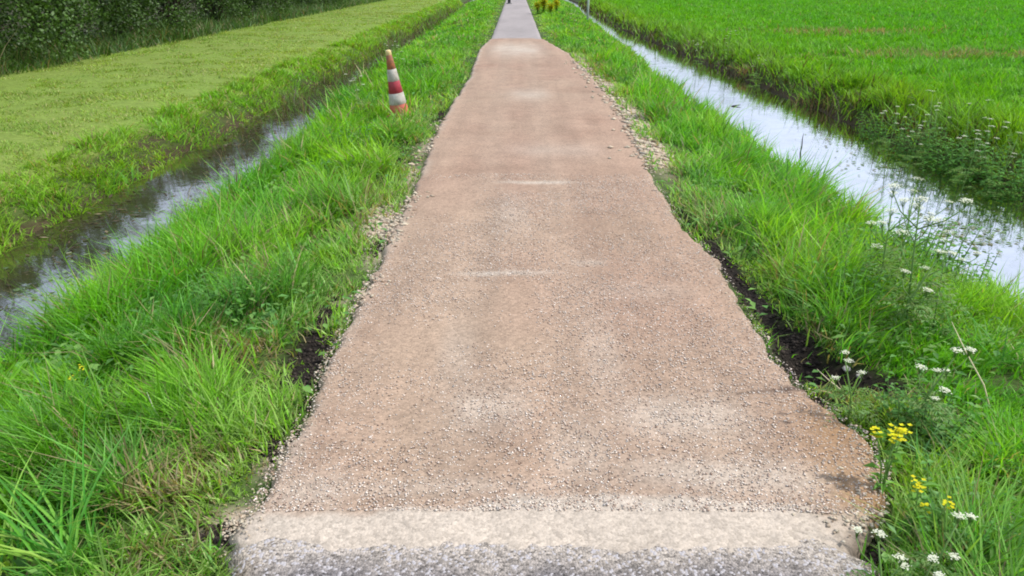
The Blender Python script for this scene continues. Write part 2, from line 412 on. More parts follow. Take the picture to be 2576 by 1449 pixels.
# ------------------------------------------------------------------ path
BANDS = [(P(1275, 692), .28, .035, .75), (P(1480, 668), .1, .05, .6), (P(1350, 463), .3, .05, .8), (P(1400, 380), .45, .30, .30), (P(1330, 240), .30, .55, .45),
         (P(1300, 125), .6, 1.6, .75), (P(1720, 1060), .26, .16, .6), (P(1880, 1210), .40, .10, .8), (P(1240, 1040), .16, .16, .5), (P(1100, 1240), .5, .05, .35), (P(780, 1250), .14, .10, .5), (P(1450, 1150), .12, .2, .4), (P(1290, 540), .12, .5, .3), (P(1150, 900), .08, .3, .3), (P(1520, 900), .08, .35, .3), (P(1620, 740), .28, .12, .2)]
def path():
    ys = np.unique(np.concatenate([np.arange(Y_FRONT - .1, 6, .012), np.arange(6, Y_FAR + .1, .03)]))
    nc = 110
    t = np.linspace(0, 1, nc)
    Y, T = np.meshgrid(ys, t, indexing="ij")
    L, Rr = Lx(ys)[:, None], Rx(ys)[:, None]
    X = L + T * (Rr - L)
    edge = np.minimum(X - L, Rr - X)
    Z = .012 * sstep(0, .35, edge) - .05 * (1 - sstep(0, .05, edge)) + .010 * (fbm(X * 2.2, Y * 2.2, 51) - .5) + .006 * (fbm(X * 14, Y * 14, 52) - .5) + .006 * (vnoise(X * 60, Y * 60, 53) - .5)
    front = Y - Y_FRONT + .05 * (fbm(X * 3, Y * 3, 54) - .5) + .035 * (fbm(X * 20, Y * 20, 55, 2) - .5)
    Z += -.022 * (1 - sstep(-.06, .2, front)) - .02 * (1 - sstep(0, .12, edge)) * (1 - sstep(.02, .14, front))
    backz = Y_FAR - Y
    Z += -.02 * (1 - sstep(0, .5, backz + .3 * (fbm(X * 4, Y, 56) - .5)))
    x, y = X.ravel(), Y.ravel()
    pink = np.array([.264, .172, .127]); tan = np.array([.290, .212, .154]); sand = np.array([.385, .33, .275]); red = np.array([.27, .145, .09]); ochre = np.array([.27, .18, .075])
    n = fbm(x * 1.3, y * .8, 57)[:, None]; n2 = fbm(x * 5, y * 3, 58)[:, None]
    C = pink * (1 - n) + tan * n
    # two faint wheel lanes of paler, packed stone down the middle
    lane = (np.exp(-((x + .22) / .16) ** 2) + np.exp(-((x - .30) / .16) ** 2))[:, None] * .28
    C = C * (1 - lane) + np.array([.295, .227, .171]) * lane
    st = fbm(x * 8, y * .45, 66)[:, None]; C = C * (.86 + .28 * st)
    blot = fbm(x * 2.1, y * 1.2, 67)[:, None]; C = C * (1 - .35 * np.clip((blot - .55) * 4, 0, 1) * np.array([.35, .42, .45]))
    fr = front.ravel()[:, None]
    sm = 1 - sstep(.19, .26, fr + .10 * (n2 - .5) + .09 * (n - .5) + .05 * (fbm(x * 22, y * 22, 68)[:, None] - .5) - .045 * np.exp(-((x[:, None] - .3) / .5) ** 2))
    xs_ = x[:, None]
    m = sm.copy()
    for (p, a, b, w) in BANDS:
        wob = .05 * (fbm(x * 4, y * 0 + p.y, 59) - .5) * (1 + p.y * .1)
        g = w * np.exp(-(((x - p.x) / a) ** 4 + ((y + wob - p.y - .12 * (x - p.x) ** 2) / b) ** 2))
        m = np.maximum(m, (g[:, None]) * (.55 + .9 * n2))
    e = edge.ravel()[:, None]
    pale_edge = (1 - sstep(.0, .12, e + .12 * (n2 - .5))) * np.where(y < 12, .5, .7)[:, None]
    m = np.clip(np.maximum(m, pale_edge * (x < 0.2)[:, None] + pale_edge * .5 * (x > .2)[:, None]), 0, 1)
    C = C * (1 - m) + sand * m
    # rusty damp strip on the right shoulder in front
    q = P(2190, 1190)
    rm = np.clip(1.7 * np.exp(-(((x - q.x) / .17) ** 2 + ((y - q.y) / .36) ** 2)), 0, 1)[:, None] * (.5 + .8 * n2)
    rm = np.clip(rm, 0, 1)
    C = C * (1 - rm) + ((ochre + red) / 2 * .9) * rm
    # dark soil trailing onto the path from the peat hole
    a_, b_ = P(2040, 975), P(1850, 998)
    d = (b_ - a_); s = np.clip(((x - a_.x) * d.x + (y - a_.y) * d.y) / (d.x ** 2 + d.y ** 2), 0, 1)
    dist = np.hypot(x - a_.x - s * d.x, y - a_.y - s * d.y + .02 * (fbm(x * 12, y * 12, 60) - .5))
    tr = (np.exp(-(dist / (.024 * (1.2 - s) + .004)) ** 2) * (1 - .4 * s))[:, None] * np.clip(.5 + 1.2 * n2, 0, 1)
    pk = np.clip((blobs(PEAT, x, y) - .45) * 1.8, 0, .9)[:, None] * np.clip(n2 * 1.8 - .2, 0, 1)
    k = np.clip(np.maximum(tr, pk), 0, 1)
    C = C * (1 - k) + np.array([.06, .04, .032]) * k
    Z[:, 0] = -.3; Z[:, -1] = -.3
    V = np.stack([x, y, Z.ravel()], 1)
    nr = len(ys); i = np.arange((nr - 1) * (nc - 1)); r, c = i // (nc - 1), i % (nc - 1); a = r * nc + c
    F = np.stack([a, a + 1, a + nc + 1, a + nc], 1)
    tag(fast_mesh("gravel_path", V, F, M_PATH, C, smooth=True), "reddish gravel path with pale sandy bands and ragged edges", "path", kind="structure")
path()

def asphalt(name, y0, y1, xl, xr, z, tint, label, nx=60, ny=120):
    ys = np.linspace(y0, y1, ny); t = np.linspace(0, 1, nx)
    Y, T = np.meshgrid(ys, t, indexing="ij")
    L, Rr = xl(ys)[:, None], xr(ys)[:, None]
    X = L + T * (Rr - L)
    edge = np.minimum(X - L, Rr - X)
    Z = z - .06 * (1 - sstep(0, .05, edge)) + .004 * (fbm(X * 8, Y * 8, 61) - .5)
    x, y = X.ravel(), Y.ravel()
    n = fbm(x * 1.5, y * .5, 62)[:, None]
    C = tint * (.82 + .36 * n)
    F0 = np.arange((ny - 1) * (nx - 1)); r, c = F0 // (nx - 1), F0 % (nx - 1); a = r * nx + c
    F = np.stack([a, a + 1, a + nx + 1, a + nx], 1)
    if name == "asphalt_road":
        sandy = sstep(-.12, .04, (y - Y_FRONT)[:, None] + .12 * (fbm(x * 9, y * 9, 63)[:, None] - .5))
        soil = 1 - sstep(.06, .16, edge.ravel()[:, None] + .12 * (fbm(x * 12, y * 12, 69)[:, None] - .5))
        sandy = np.clip(sandy + .5 * np.clip((fbm(x * 14, y * 14, 70)[:, None] - .55) * 5, 0, 1) * sstep(-.25, 0, (y - Y_FRONT)[:, None]), 0, 1)
        C = C * (1 - soil) + np.array([.10, .08, .055]) * soil
        C = C * (1 - .75 * sandy) + np.array([.36, .315, .27]) * .75 * sandy
    tag(fast_mesh(name, np.stack([x, y, Z.ravel()], 1), F, M_ASPH if name == "asphalt_road" else M_FARASPH, C, smooth=True), label, "path", kind="structure")
M_FARASPH = gravel_mat("worn_asphalt", 40, .8, 1.2, .4)
asphalt("asphalt_road", -4, Y_FRONT + .35, lambda y: Lx(y) - .035 + .14 * sstep(.04, .10, y - Y_FRONT), lambda y: Rx(y) + .08 - .20 * sstep(.0, .08, y - Y_FRONT), -.004, np.array([.130, .119, .122]), "grey asphalt with pale chips in front of the gravel")
pl, pr = P(1233, 96), P(1366, 96)
wl, wr = pl.x, pr.x
asphalt("asphalt_path", Y_FAR - .6, 300, lambda y: wl + .03 * (fbm(y * 1.5, y * 0, 64) - .5), lambda y: wr + .03 * (fbm(y * 1.5, y * 0, 65) - .5), -.012, np.array([.25, .224, .220]), "pale grey asphalt path leading away beyond the gravel", nx=20, ny=400)

# ------------------------------------------------------------------ stones
def stone_cloud(name, pts, size, cols, label, cat, flat=.6):
    """many small angular stones as one mesh"""
    n = len(pts)
    base = np.array([(1, 0, 0), (0, 1, 0), (-1, 0, 0), (0, -1, 0), (.0, .0, 1), (0, 0, -1)], float)
    V = base[None] * RNG.uniform(.65, 1.25, (n, 6, 1)) + RNG.normal(0, .16, (n, 6, 3))
    V[:, :, 2] *= flat
    a = RNG.uniform(0, 6.28, n); ca, sa = np.cos(a), np.sin(a)
    x = V[:, :, 0] * ca[:, None] - V[:, :, 1] * sa[:, None]; y = V[:, :, 0] * sa[:, None] + V[:, :, 1] * ca[:, None]
    V[:, :, 0], V[:, :, 1] = x, y
    V = V * size[:, None, None] + pts[:, None, :]
    f = np.array([(0, 1, 4), (1, 2, 4), (2, 3, 4), (3, 0, 4), (1, 0, 5), (2, 1, 5), (3, 2, 5), (0, 3, 5)])
    F = (np.arange(n) * 6)[:, None, None] + f[None]
    C = np.repeat(cols, 6, axis=0)
    o = fast_mesh(name, V.reshape(-1, 3), F.reshape(-1, 3), M_STONE, C)
    tag(o, label, cat, kind="stuff")

def path_z(x, y):
    edge = np.minimum(x - Lx(y), Rx(y) - x)
    return .012 * sstep(0, .35, edge) + .010 * (fbm(x * 2.2, y * 2.2, 51) - .5)
def chippings():
    n = 46000
    y = Y_FRONT + .20 + RNG.random(n) ** 1.3 * 4.5
    x = Lx(y) + RNG.random(n) * (Rx(y) - Lx(y))
    keep = fbm(x * 2.2, y * 1.8, 71) + .35 * RNG.random(n) + .25 * np.exp(-((x - .9) / .5) ** 2 - ((y - 2.5) / .7) ** 2) > .62
    x, y = x[keep], y[keep]; n = len(x)
    s = RNG.uniform(.0022, .0048, n) * (1 + .05 * y)
    pal = np.array([(.42, .31, .25), (.50, .42, .35), (.26, .17, .13), (.40, .37, .35), (.68, .60, .53), (.18, .13, .10)])
    c = pal[RNG.choice(6, n, p=[.3, .3, .06, .06, .27, .01])] * RNG.uniform(.85, 1.15, (n, 1))
    stone_cloud("loose_chippings", np.stack([x, y, path_z(x, y) + .002], 1), s, c, "loose cream and pink chippings strewn over the gravel path", "gravel", .4)
chippings()

def rubble():
    X, Y, Sz = [], [], []
    def strip(px0, px1, w, n, smin, smax):
        a, b = P(*px0), P(*px1)
        t = RNG.random(n); q = RNG.normal(0, 1, n)
        X.append(a.x + (b.x - a.x) * t + q * w); Y.append(a.y + (b.y - a.y) * t + RNG.normal(0, w, n)); Sz.append(RNG.uniform(smin, smax, n) * RNG.uniform(.5, 1, n))
    strip((1455, 150), (1570, 260), .15, 420, .012, .06)
    strip((1575, 260), (1660, 400), .12, 700, .010, .055)
    strip((1600, 330), (1640, 430), .05, 120, .010, .04)
    strip((1100, 300), (1030, 430), .06, 150, .010, .035)
    strip((1005, 480), (930, 585), .10, 640, .008, .035)
    strip((930, 560), (985, 610), .05, 200, .006, .024)
    strip((930, 690), (870, 770), .05, 160, .006, .024)
    strip((840, 800), (800, 960), .03, 160, .004, .012)
    strip((760, 1060), (590, 1320), .035, 330, .003, .010)
    strip((600, 1300), (520, 1360), .04, 260, .003, .010)
    strip((2090, 1290), (2220, 1320), .05, 160, .004, .013)
    strip((2170, 1080), (2230, 1240), .05, 140, .004, .012)
    strip((1690, 520), (2000, 940), .03, 60, .004, .012)
    x, y, s = map(np.concatenate, (X, Y, Sz))
    z = np.where((x > Lx(y)) & (x < Rx(y)), path_z(x, y), height(x, y))
    n = len(x)
    pal = np.array([(.44, .38, .29), (.40, .32, .24), (.34, .30, .24), (.28, .20, .14)])
    c = pal[RNG.choice(4, n, p=[.4, .3, .2, .1])] * RNG.uniform(.8, 1.15, (n, 1))
    stone_cloud("edge_rubble", np.stack([x, y, z + s * .12], 1), s, c, "pale broken rubble strewn along both ragged edges of the path", "rubble", .5)
rubble()

def peat_clods():
    n = 6500
    k = RNG.integers(0, len(PEAT), n)
    A = np.array(PEAT)[k]
    x = A[:, 0] + RNG.normal(0, .6, n) * A[:, 2]; y = A[:, 1] + RNG.normal(0, .6, n) * A[:, 3]
    inside = (x > Lx(y) + .03) & (x < Rx(y) - .03)
    x, y = x[~inside], y[~inside]; n = len(x)
    s = RNG.uniform(.003, .011, n) * (.5 + RNG.random(n))
    c = np.array([.022, .017, .014]) * RNG.uniform(.4, 2.4, (n, 1))
    stone_cloud("peat_clods", np.stack([x, y, height(x, y) + s * .2], 1), s, c, "dark crumbled peat lying in the bare patches beside the path", "soil", .8)
peat_clods()

# ------------------------------------------------------------------ grass
def blades(p, L, W, az, lean, bend, col, twist=None):
    """arrays -> vertices and triangles of bent tapering blades (5 points each)"""
    n = len(p)
    d = np.stack([np.cos(az), np.sin(az), np.zeros(n)], 1)
    tw = az + math.pi / 2 + (RNG.normal(0, .7, n) if twist is None else twist)
    s = np.stack([np.cos(tw), np.sin(tw), np.zeros(n)], 1)
    def pt(t):
        z = t * (1 - .45 * bend * t)
        h = lean * t + bend * t * t
        k = 1 / np.sqrt(1 + (lean + .6 * bend) ** 2)
        return p + d * (L * h * k)[:, None] + np.array([0, 0, 1.0])[None] * (L * z * k)[:, None]
    a, b, c = pt(0.), pt(.5), pt(1.)
    w0, w1 = (W * .5)[:, None], (W * .42)[:, None]
    V = np.stack([a - s * w0, a + s * w0, b - s * w1, b + s * w1, c], 1)
    f = np.array([(0, 1, 2), (1, 3, 2), (2, 3, 4)])
    F = (np.arange(n) * 5)[:, None, None] + f[None]
    return V.reshape(-1, 3), F.reshape(-1, 3), np.repeat(col, 5, axis=0)

G_MID = np.array([.14, .40, .020]); G_YEL = np.array([.24, .48, .025]); G_BLU = np.array([.09, .30, .045]); G_PALE = np.array([.28, .41, .11]); STRAW = np.array([.36, .30, .16])

def scatter(x0, x1, y0, y1, dens, power, ybands=(1.0, 1.8, 2.6, 3.6, 5, 7, 10, 14, 20, 28, 40, 62)):
    """random ground points, thinner with distance, kept near the view"""
    XS, YS = [], []
    for a, b in zip(ybands[:-1], ybands[1:]):
        a2, b2 = max(a, y0), min(b, y1)
        if b2 <= a2: continue
        m = .5 * (a2 + b2)
        xm = .9 * (b2 + 1.0) + 1.5
        xa, xb = max(x0, -xm), min(x1, xm)
        if xb <= xa: continue
        n = int(dens * min(1, (2.6 / m)) ** power * (b2 - a2) * (xb - xa))
        XS.append(RNG.uniform(xa, xb, n)); YS.append(RNG.uniform(a2, b2, n))
    x, y = np.concatenate(XS), np.concatenate(YS)
    z = height(x, y)
    u, v, _ = project(x, y, z)
    k = (u > -420) & (u < 2990) & (v > -60) & (v < 1800)
    return x[k], y[k], z[k]

def grass(name, x, y, z, Lm, Wm, colf, label, cat="grass", lean=(.05, .6), bend=(.1, .8), kind="stuff", lvar=.45, wgrow=.16):
    n = len(x)
    clump = fbm(x * 2.3, y * 2.3, 81); fine = fbm(x * 9, y * 9, 82, 2)
    L = Lm * (.35 + 1.4 * sstep(.25, .75, clump)) * (.55 + .9 * fine) * RNG.lognormal(0, lvar * .5, n)
    W = Wm * RNG.uniform(.6, 1.3, n) * (1 + wgrow * np.maximum(0, y - 2.5))
    flow = 6.28 * 2 * fbm(x * .8, y * .8, 83)
    az = flow + RNG.normal(0, 1.5, n)
    ln = RNG.uniform(*lean, n); bd = RNG.uniform(*bend, n)
    C = colf(x, y, z, n)
    C = C * RNG.uniform(.55, 1.4, (n, 1))
    V, F, C = blades(np.stack([x, y, z - .01], 1), L, W, az, ln, bd, C)
    return tag(fast_mesh(name, V, F, M_GRASS, C), label, cat, kind=kind)

def verge_col(x, y, z, n):
    a = fbm(x * 1.4, y * 1.1, 91)[:, None]; b = fbm(x * 4.5, y * 4.5, 92, 2)[:, None]
    C = G_MID + (G_YEL - G_MID) * np.clip((a - .4) * 3.2, 0, 1)
    dk = np.clip((.47 - fbm(x * 2.2, y * 1.8, 104)[:, None]) * 4, 0, .55); C = C * (1 - dk) + np.array([.05, .18, .015]) * dk
    bl = np.clip((b - .52) * 4, 0, 1); C = C * (1 - .75 * bl) + G_BLU * .75 * bl
    gap = np.where(x < 0, Lx(y) - x, x - Rx(y))
    pal = (1 - sstep(.08, .6, gap))[:, None] * (RNG.random((n, 1)) < .65)
    C = C * (1 - pal * .8) + G_PALE * pal * .8
    dry = np.clip(blobs(DRY, x, y), 0, 1) * .65 + .07 + .25 * np.clip((fbm(x * 2.8, y * 2.8, 105) - .58) * 5, 0, 1)
    k = (RNG.random(n) < dry)[:, None]
    return np.where(k, STRAW * RNG.uniform(.6, 1.1, (n, 1)), C)

CONE = at(1008, 298) - Vector((0, .06, 0))
def keep_verge(x, y, z):
    gap = np.where(x < 0, Lx(y) - x, x - Rx(y))
    gap = np.where(y > Y_FAR, np.abs(x - .5 * (wl + wr)) - .5 * (wr - wl), gap)
    bare = np.clip(blobs(PEAT, x, y) * 1.25 + .9 * (fbm(x * 9, y * 9, 93) - .5) * (blobs(PEAT, x, y) > .1), 0, .985)
    dry = .35 * np.clip(blobs(DRY, x, y), 0, 1)
    thin = .85 * np.clip((.47 - fbm(x * 5, y * 5, 120, 2)) * 7, 0, 1)
    bare = np.maximum(np.maximum(bare, thin), np.clip(blobs(PALE, x, y) * 1.1, 0, .92))
    edge = 1 - sstep(-.0, .06, gap + .10 * (fbm(x * 5, y * 3, 94) - .5))
    foot = np.hypot((x - CONE.x) / .22, (y - CONE.y) / .30) > 1
    return foot & (gap > -.01) & (RNG.random(len(x)) > np.maximum(np.maximum(bare, edge * .9), dry)) & (z > WATER_Z + .0)

for sgn, lb in ((-1, "lush green grass on the verge between the path and the muddy left ditch"), (1, "lush green grass on the verge between the path and the bright right ditch")):
    x, y, z = scatter(-3.7, -.4, 1.0, 62, 9500, 1.3) if sgn < 0 else scatter(.4, 4.2, 1.0, 62, 9500, 1.3)
    sh = shores(y); k = keep_verge(x, y, z) & (x > sh[1] - .12) & (x < sh[2] + .12); x, y, z = x[k], y[k], z[k]
    near_path = sstep(0, .5, np.where(x < 0, Lx(y) - x, x - Rx(y)))
    grass("verge_grass", x, y, z, (.055 + (.125 if sgn < 0 else .14) * near_path) * (1 - .45 * sstep(12, 24, y)), .0074, verge_col, lb)

# the mown meadow on the left
def mead_col(x, y, z, n):
    a = fbm(x * .7, y * .5, 95)[:, None]; b = fbm(x * 3, y * 3, 96, 2)[:, None]
    C = np.array([.27, .355, .06]) * (1 - a) + np.array([.17, .32, .045]) * a
    C = C * (.75 + .5 * fbm(x * 1.1, y * 1.6, 106)[:, None])
    k = (RNG.random(n) < .22 + .3 * (b[:, 0] - .5))[:, None]
    return np.where(k, np.array([.33, .32, .13]), C)
x, y, z = scatter(-9.9, -4.1, 3, 62, 9000, 1.25)
k = (x < shores(y)[0] - .3) & (RNG.random(len(x)) > .9 * np.clip(blobs(ERODED, x, y) * (2.2 * fbm(x * 6, y * 6, 45) - .45), 0, 1)); x, y, z = x[k], y[k], z[k]
grass("meadow_grass", x, y, z, .035 + 0 * x, .006, mead_col, "short yellowish mown grass of the meadow strip before the hedge", lean=(.1, 1.2), bend=(.1, .6), wgrow=.12)

# ragged bank of the meadow
def bank_col(x, y, z, n):
    a = fbm(x * 1.5, y * .9, 97)[:, None]
    C = np.array([.25, .40, .025]) * (1 - a) + np.array([.12, .34, .02]) * a
    k = (RNG.random(n) < .12)[:, None]
    return np.where(k, np.array([.28, .22, .09]), C)
x, y, z = scatter(-4.9, -3.6, 3, 62, 9500, 1.2)
k = (x < shores(y)[0] + .06) & (RNG.random(len(x)) > .95 * np.clip(blobs(ERODED, x, y) * (2.2 * fbm(x * 6, y * 6, 45) - .45), 0, 1)); x, y, z = x[k], y[k], z[k]
grass("bank_grass", x, y, z, .12 + 0 * x, .006, bank_col, "ragged yellow-green grass on the meadow bank of the left ditch", bend=(.3, 1.3))

# field across the right ditch
def field_col(x, y, z, n):
    a = fbm(x * .35, y * .35, 99)[:, None]; b = fbm(x * .45, y * 1.1, 100)[:, None]
    C = np.array([.08, .30, .011]) * (1 - a) + np.array([.125, .33, .011]) * a
    C = C * (1 - .5 * np.clip((b - .5) * 3, 0, 1)) + np.array([.06, .26, .012]) * .5 * np.clip((b - .5) * 3, 0, 1)
    nb = (.55 * np.exp(-np.maximum(0, x - shores(y)[3] - .5) / 2.0))[:, None]; C = C * (1 - nb) + np.array([.20, .40, .015]) * nb
    dr = np.clip(np.exp(-((x - fx1.x) / 2.2) ** 2 - ((y - fx1.y) / 1.1) ** 2) + np.exp(-((x - fx2.x) / 3.0) ** 2 - ((y - fx2.y) / .7) ** 2), 0, 1)
    k = (RNG.random(n) < .02 + .8 * dr)[:, None]
    return np.where(k, np.array([.26, .22, .10]), C)
fx1, fx2 = P(2120, 85, -.1), P(2480, 145, -.1)
x, y, z = scatter(4.2, 50, 3, 62, 9000, 1.3)
k = x > shores(y)[3] + .5; x, y, z = x[k], y[k], z[k]
grass("field_grass", x, y, z, .13 + 0 * x, .007, field_col, "bright green grass of the wide field across the right ditch", wgrow=.14)
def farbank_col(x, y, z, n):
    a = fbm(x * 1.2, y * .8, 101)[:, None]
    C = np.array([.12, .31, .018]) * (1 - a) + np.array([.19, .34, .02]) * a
    k = (RNG.random(n) < .10 + .55 * (1 - sstep(-.42, -.22, z)))[:, None]  # brown blades low on the bank paint in the shade at the water's edge
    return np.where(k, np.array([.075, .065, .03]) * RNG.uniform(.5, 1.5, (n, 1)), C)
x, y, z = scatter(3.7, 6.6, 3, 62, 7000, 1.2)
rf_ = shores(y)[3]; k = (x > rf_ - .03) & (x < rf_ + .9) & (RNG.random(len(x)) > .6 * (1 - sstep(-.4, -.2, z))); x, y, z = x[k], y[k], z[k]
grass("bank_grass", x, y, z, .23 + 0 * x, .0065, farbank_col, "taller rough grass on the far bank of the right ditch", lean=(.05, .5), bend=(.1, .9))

# reedy growth standing in the muddy left ditch and along the near waterlines
def reed_col(x, y, z, n):
    k = (RNG.random(n) < .62)[:, None]
    return np.where(k, np.array([.11, .09, .05]) * RNG.uniform(.5, 1.4, (n, 1)), np.array([.10, .22, .03]))
x, y, z = scatter(-4.1, -2.95, 3, 50, 1100, .8)
dens = sstep(-3.1, -3.7, x) * .5 + sstep(7, 11, y) * 1.1
k = (RNG.random(len(x)) < dens * (.25 + 1.2 * (fbm(x * 2, y * 1.1, 102) - .3))) & (z < WATER_Z + .12); x, y, z = x[k], y[k], np.maximum(z[k], WATER_Z - .12)
grass("ditch_reeds", x, y, z, .16 + .10 * sstep(8, 13, y), .0045, reed_col, "thin brown and green water plants standing in the muddy left ditch", "reeds", lean=(.0, .5), bend=(0, .7))

def weed_leaves():
    """broad-leaved weeds between the blades of both verges"""
    XS = []
    for sg in (-1, 1):
        x, y, z = scatter(-2.7, -.5, 1.2, 22, 620, 1.1) if sg < 0 else scatter(.5, 2.8, 1.2, 22, 620, 1.1)
        k = keep_verge(x, y, z) & (fbm(x * 1.7, y * 1.7, 103) > .46); XS.append(np.stack([x[k], y[k], z[k]], 1))
    p = np.concatenate(XS); n = len(p)
    p[:, 2] += RNG.uniform(.02, .13, n)
    az = RNG.uniform(0, 6.28, n); el = RNG.uniform(-.1, .7, n); L = RNG.uniform(.025, .06, n) * (1 + .05 * p[:, 1]); W = L * RNG.uniform(.35, .6, n)
    d = np.stack([np.cos(az) * np.cos(el), np.sin(az) * np.cos(el), np.sin(el)], 1); s = np.stack([-np.sin(az), np.cos(az), 0 * az], 1)
    V = np.stack([p, p + d * (L * .45)[:, None] + s * (W * .5)[:, None], p + d * L[:, None] - np.array([0, 0, 1]) * (L * .25)[:, None], p + d * (L * .45)[:, None] - s * (W * .5)[:, None]], 1)
    F = (np.arange(n) * 4)[:, None, None] + np.array([(0, 1, 2), (0, 2, 3)])[None]
    c = np.where((RNG.random(n) < .5)[:, None], np.array([.09, .22, .05]), np.array([.14, .27, .06])) * RNG.uniform(.7, 1.25, (n, 1))
    tag(fast_mesh("verge_weeds", V.reshape(-1, 3), F.reshape(-1, 3), M_LEAF, np.repeat(c, 4, 0)), "small broad-leaved weeds among the grass of both verges", "weeds", kind="stuff")
weed_leaves()

def float_scum():
    """floating leaves and scum near the right bank"""
    n = 700
    c0 = [(P(2450, 590, WATER_Z), .22, .22, 90), (P(2380, 570, WATER_Z), .2, .3, 60), (P(1640, 150, WATER_Z), .4, 2.0, 90), (P(2150, 400, WATER_Z), .25, .8, 60), (P(640, 420, WATER_Z), .2, 1.2, 60), (P(200, 690, WATER_Z), .3, .5, 40)]
    X = np.concatenate([RNG.normal(c.x, a, k) for c, a, b, k in c0]); Y = np.concatenate([RNG.normal(c.y, b, k) for c, a, b, k in c0])
    n = len(X); az = RNG.uniform(0, 6.28, n); s = RNG.uniform(.006, .022, n) * (1 + .04 * Y)
    V = []
    for q in range(6):
        t = az + q * math.pi / 3; V.append(np.stack([X + np.cos(t) * s * RNG.uniform(.7, 1.1, n), Y + np.sin(t) * s, np.full(n, WATER_Z + .004) + RNG.uniform(0, .008, n)], 1))
    V = np.stack(V, 1)
    F = (np.arange(n) * 6)[:, None, None] + np.array([(0, 1, 2), (0, 2, 3), (0, 3, 4), (0, 4, 5)])[None]
    c = np.where((RNG.random(n) < .6)[:, None], np.array([.13, .20, .09]), np.array([.20, .21, .15])) * RNG.uniform(.6, 1.3, (n, 1))
    tag(fast_mesh("floating_leaves", V.reshape(-1, 3), F.reshape(-1, 3), M_LEAF, np.repeat(c, 6, 0)), "small floating leaves on the water of the ditches", "water plants", kind="stuff")
float_scum()

def litter():
    """sodden dead leaves and broken reed floating along the meadow side of the left ditch"""
    n = 4200
    y = 3 + 37 * RNG.random(n) ** 1.5
    lf, ln, _, _ = shores(y)
    w = np.abs(RNG.normal(0, .36, n)) + (y > 9) * RNG.random(n) * .35 * sstep(9, 14, y)
    x = lf - .03 + w * (ln - lf)
    k = (x < ln) & (fbm(x * 2.2, y * 1.1, 140) + .3 * RNG.random(n) > .62)
    x, y = x[k], y[k]; n = len(x)
    az = RNG.uniform(0, 6.28, n); L = RNG.uniform(.008, .035, n) * (1 + .05 * y); Wd = L * RNG.uniform(.15, .5, n)
    d = np.stack([np.cos(az), np.sin(az), RNG.normal(0, .12, n)], 1); s_ = np.stack([-np.sin(az), np.cos(az), RNG.normal(0, .12, n)], 1)
    p = np.stack([x, y, WATER_Z + RNG.uniform(.003, .014, n)], 1)
    V = np.stack([p - d * L[:, None], p + s_ * Wd[:, None], p + d * L[:, None], p - s_ * Wd[:, None]], 1)
    F = (np.arange(n) * 4)[:, None, None] + np.array([(0, 1, 2), (0, 2, 3)])[None]
    pal = np.array([(.075, .058, .036), (.05, .042, .026), (.06, .075, .03), (.16, .13, .085)])  # dark tones, added to cover the lit bank's bright reflection
    c = pal[RNG.choice(4, n, p=[.4, .3, .22, .08])] * RNG.uniform(.6, 1.4, (n, 1))
    tag(fast_mesh("darkening_litter", V.reshape(-1, 3), F.reshape(-1, 3), M_LEAF, np.repeat(c, 4, 0)), "brown leaf litter added along the meadow side of the left ditch to darken its reflection", "leaf litter", kind="stuff")
litter()

# ------------------------------------------------------------------ traffic cone
def traffic_cone():
    p = at(1008, 298)
    root = empty("traffic_cone", (p.x, p.y, p.z + .0))
    root.rotation_euler = (R(2), R(-8), R(20)); root.scale = (.86, .86, 1.09)
    tag(root, "red and white striped traffic cone leaning slightly in the verge grass", "traffic cone")
    red = plain_mat("cone_red", (.62, .10, .06), .45, .35, 14, dirt=(.42, .08, .055))
    dark = plain_mat("cone_dark_red", (.34, .035, .05), .4, .3, 16)
    white = plain_mat("cone_white", (.52, .49, .44), .4, .1, 11, dirt=(.27, .24, .19))
    orange = plain_mat("cone_base", (.50, .10, .065), .6, .25, 12, dirt=(.28, .09, .06))
    tipm = plain_mat("cone_tip", (.36, .12, .05), .5, .3, 22, dirt=(.14, .08, .05))
    cap = plain_mat("cone_cap", (.62, .48, .22), .5, .15, 30)
    H, r0, r1 = .76, .145, .034
    def rr(z): return r0 + (r1 - r0) * (z - .035) / (H - .035)
    b = MB()                                     # square foot with cut corners
    w, ch = .19, .06
    ring = [(w, -w + ch), (w, w - ch), (w - ch, w), (-w + ch, w), (-w, w - ch), (-w, -w + ch), (-w + ch, -w), (w - ch, -w)]
    vs = [(x, y, 0) for x, y in ring] + [(x, y, .026) for x, y in ring] + [(x * .94, y * .94, .036) for x, y in ring]
    fs = [tuple(range(8))[::-1], tuple(range(16, 24))]
    for k in range(8):
        fs += [(k, (k + 1) % 8, 8 + (k + 1) % 8, 8 + k), (8 + k, 8 + (k + 1) % 8, 16 + (k + 1) % 8, 16 + k)]
    b.add(vs, fs); b.build("base", orange, root)
    def sect(z0, z1, name, m, extra=0.0, close=False):
        s = MB(); prof = [(rr(z0) + extra - .003, z0), (rr(z0) + extra, z0 + .003), (rr(z1) + extra, z1 - .003), (rr(z1) + extra - .003, z1)]
        if close: prof.append((.004, z1 + .002))
        s.lathe(prof, 36); return s.build(name, m, root, True)
    sect(.036, .175, "skirt", orange)
    sect(.175, .30, "reflective_band", white, .002)
    sect(.30, .435, "red_band", dark)
    sect(.435, .565, "reflective_band", white, .002)
    sect(.565, .72, "tip", tipm, 0, True)
    s = MB(); s.lathe([(.036, .715), (.040, .725), (.040, .755), (.033, .768), (.018, .772), (.001, .773)], 28); s.build("cap", cap, root, True)
traffic_cone()

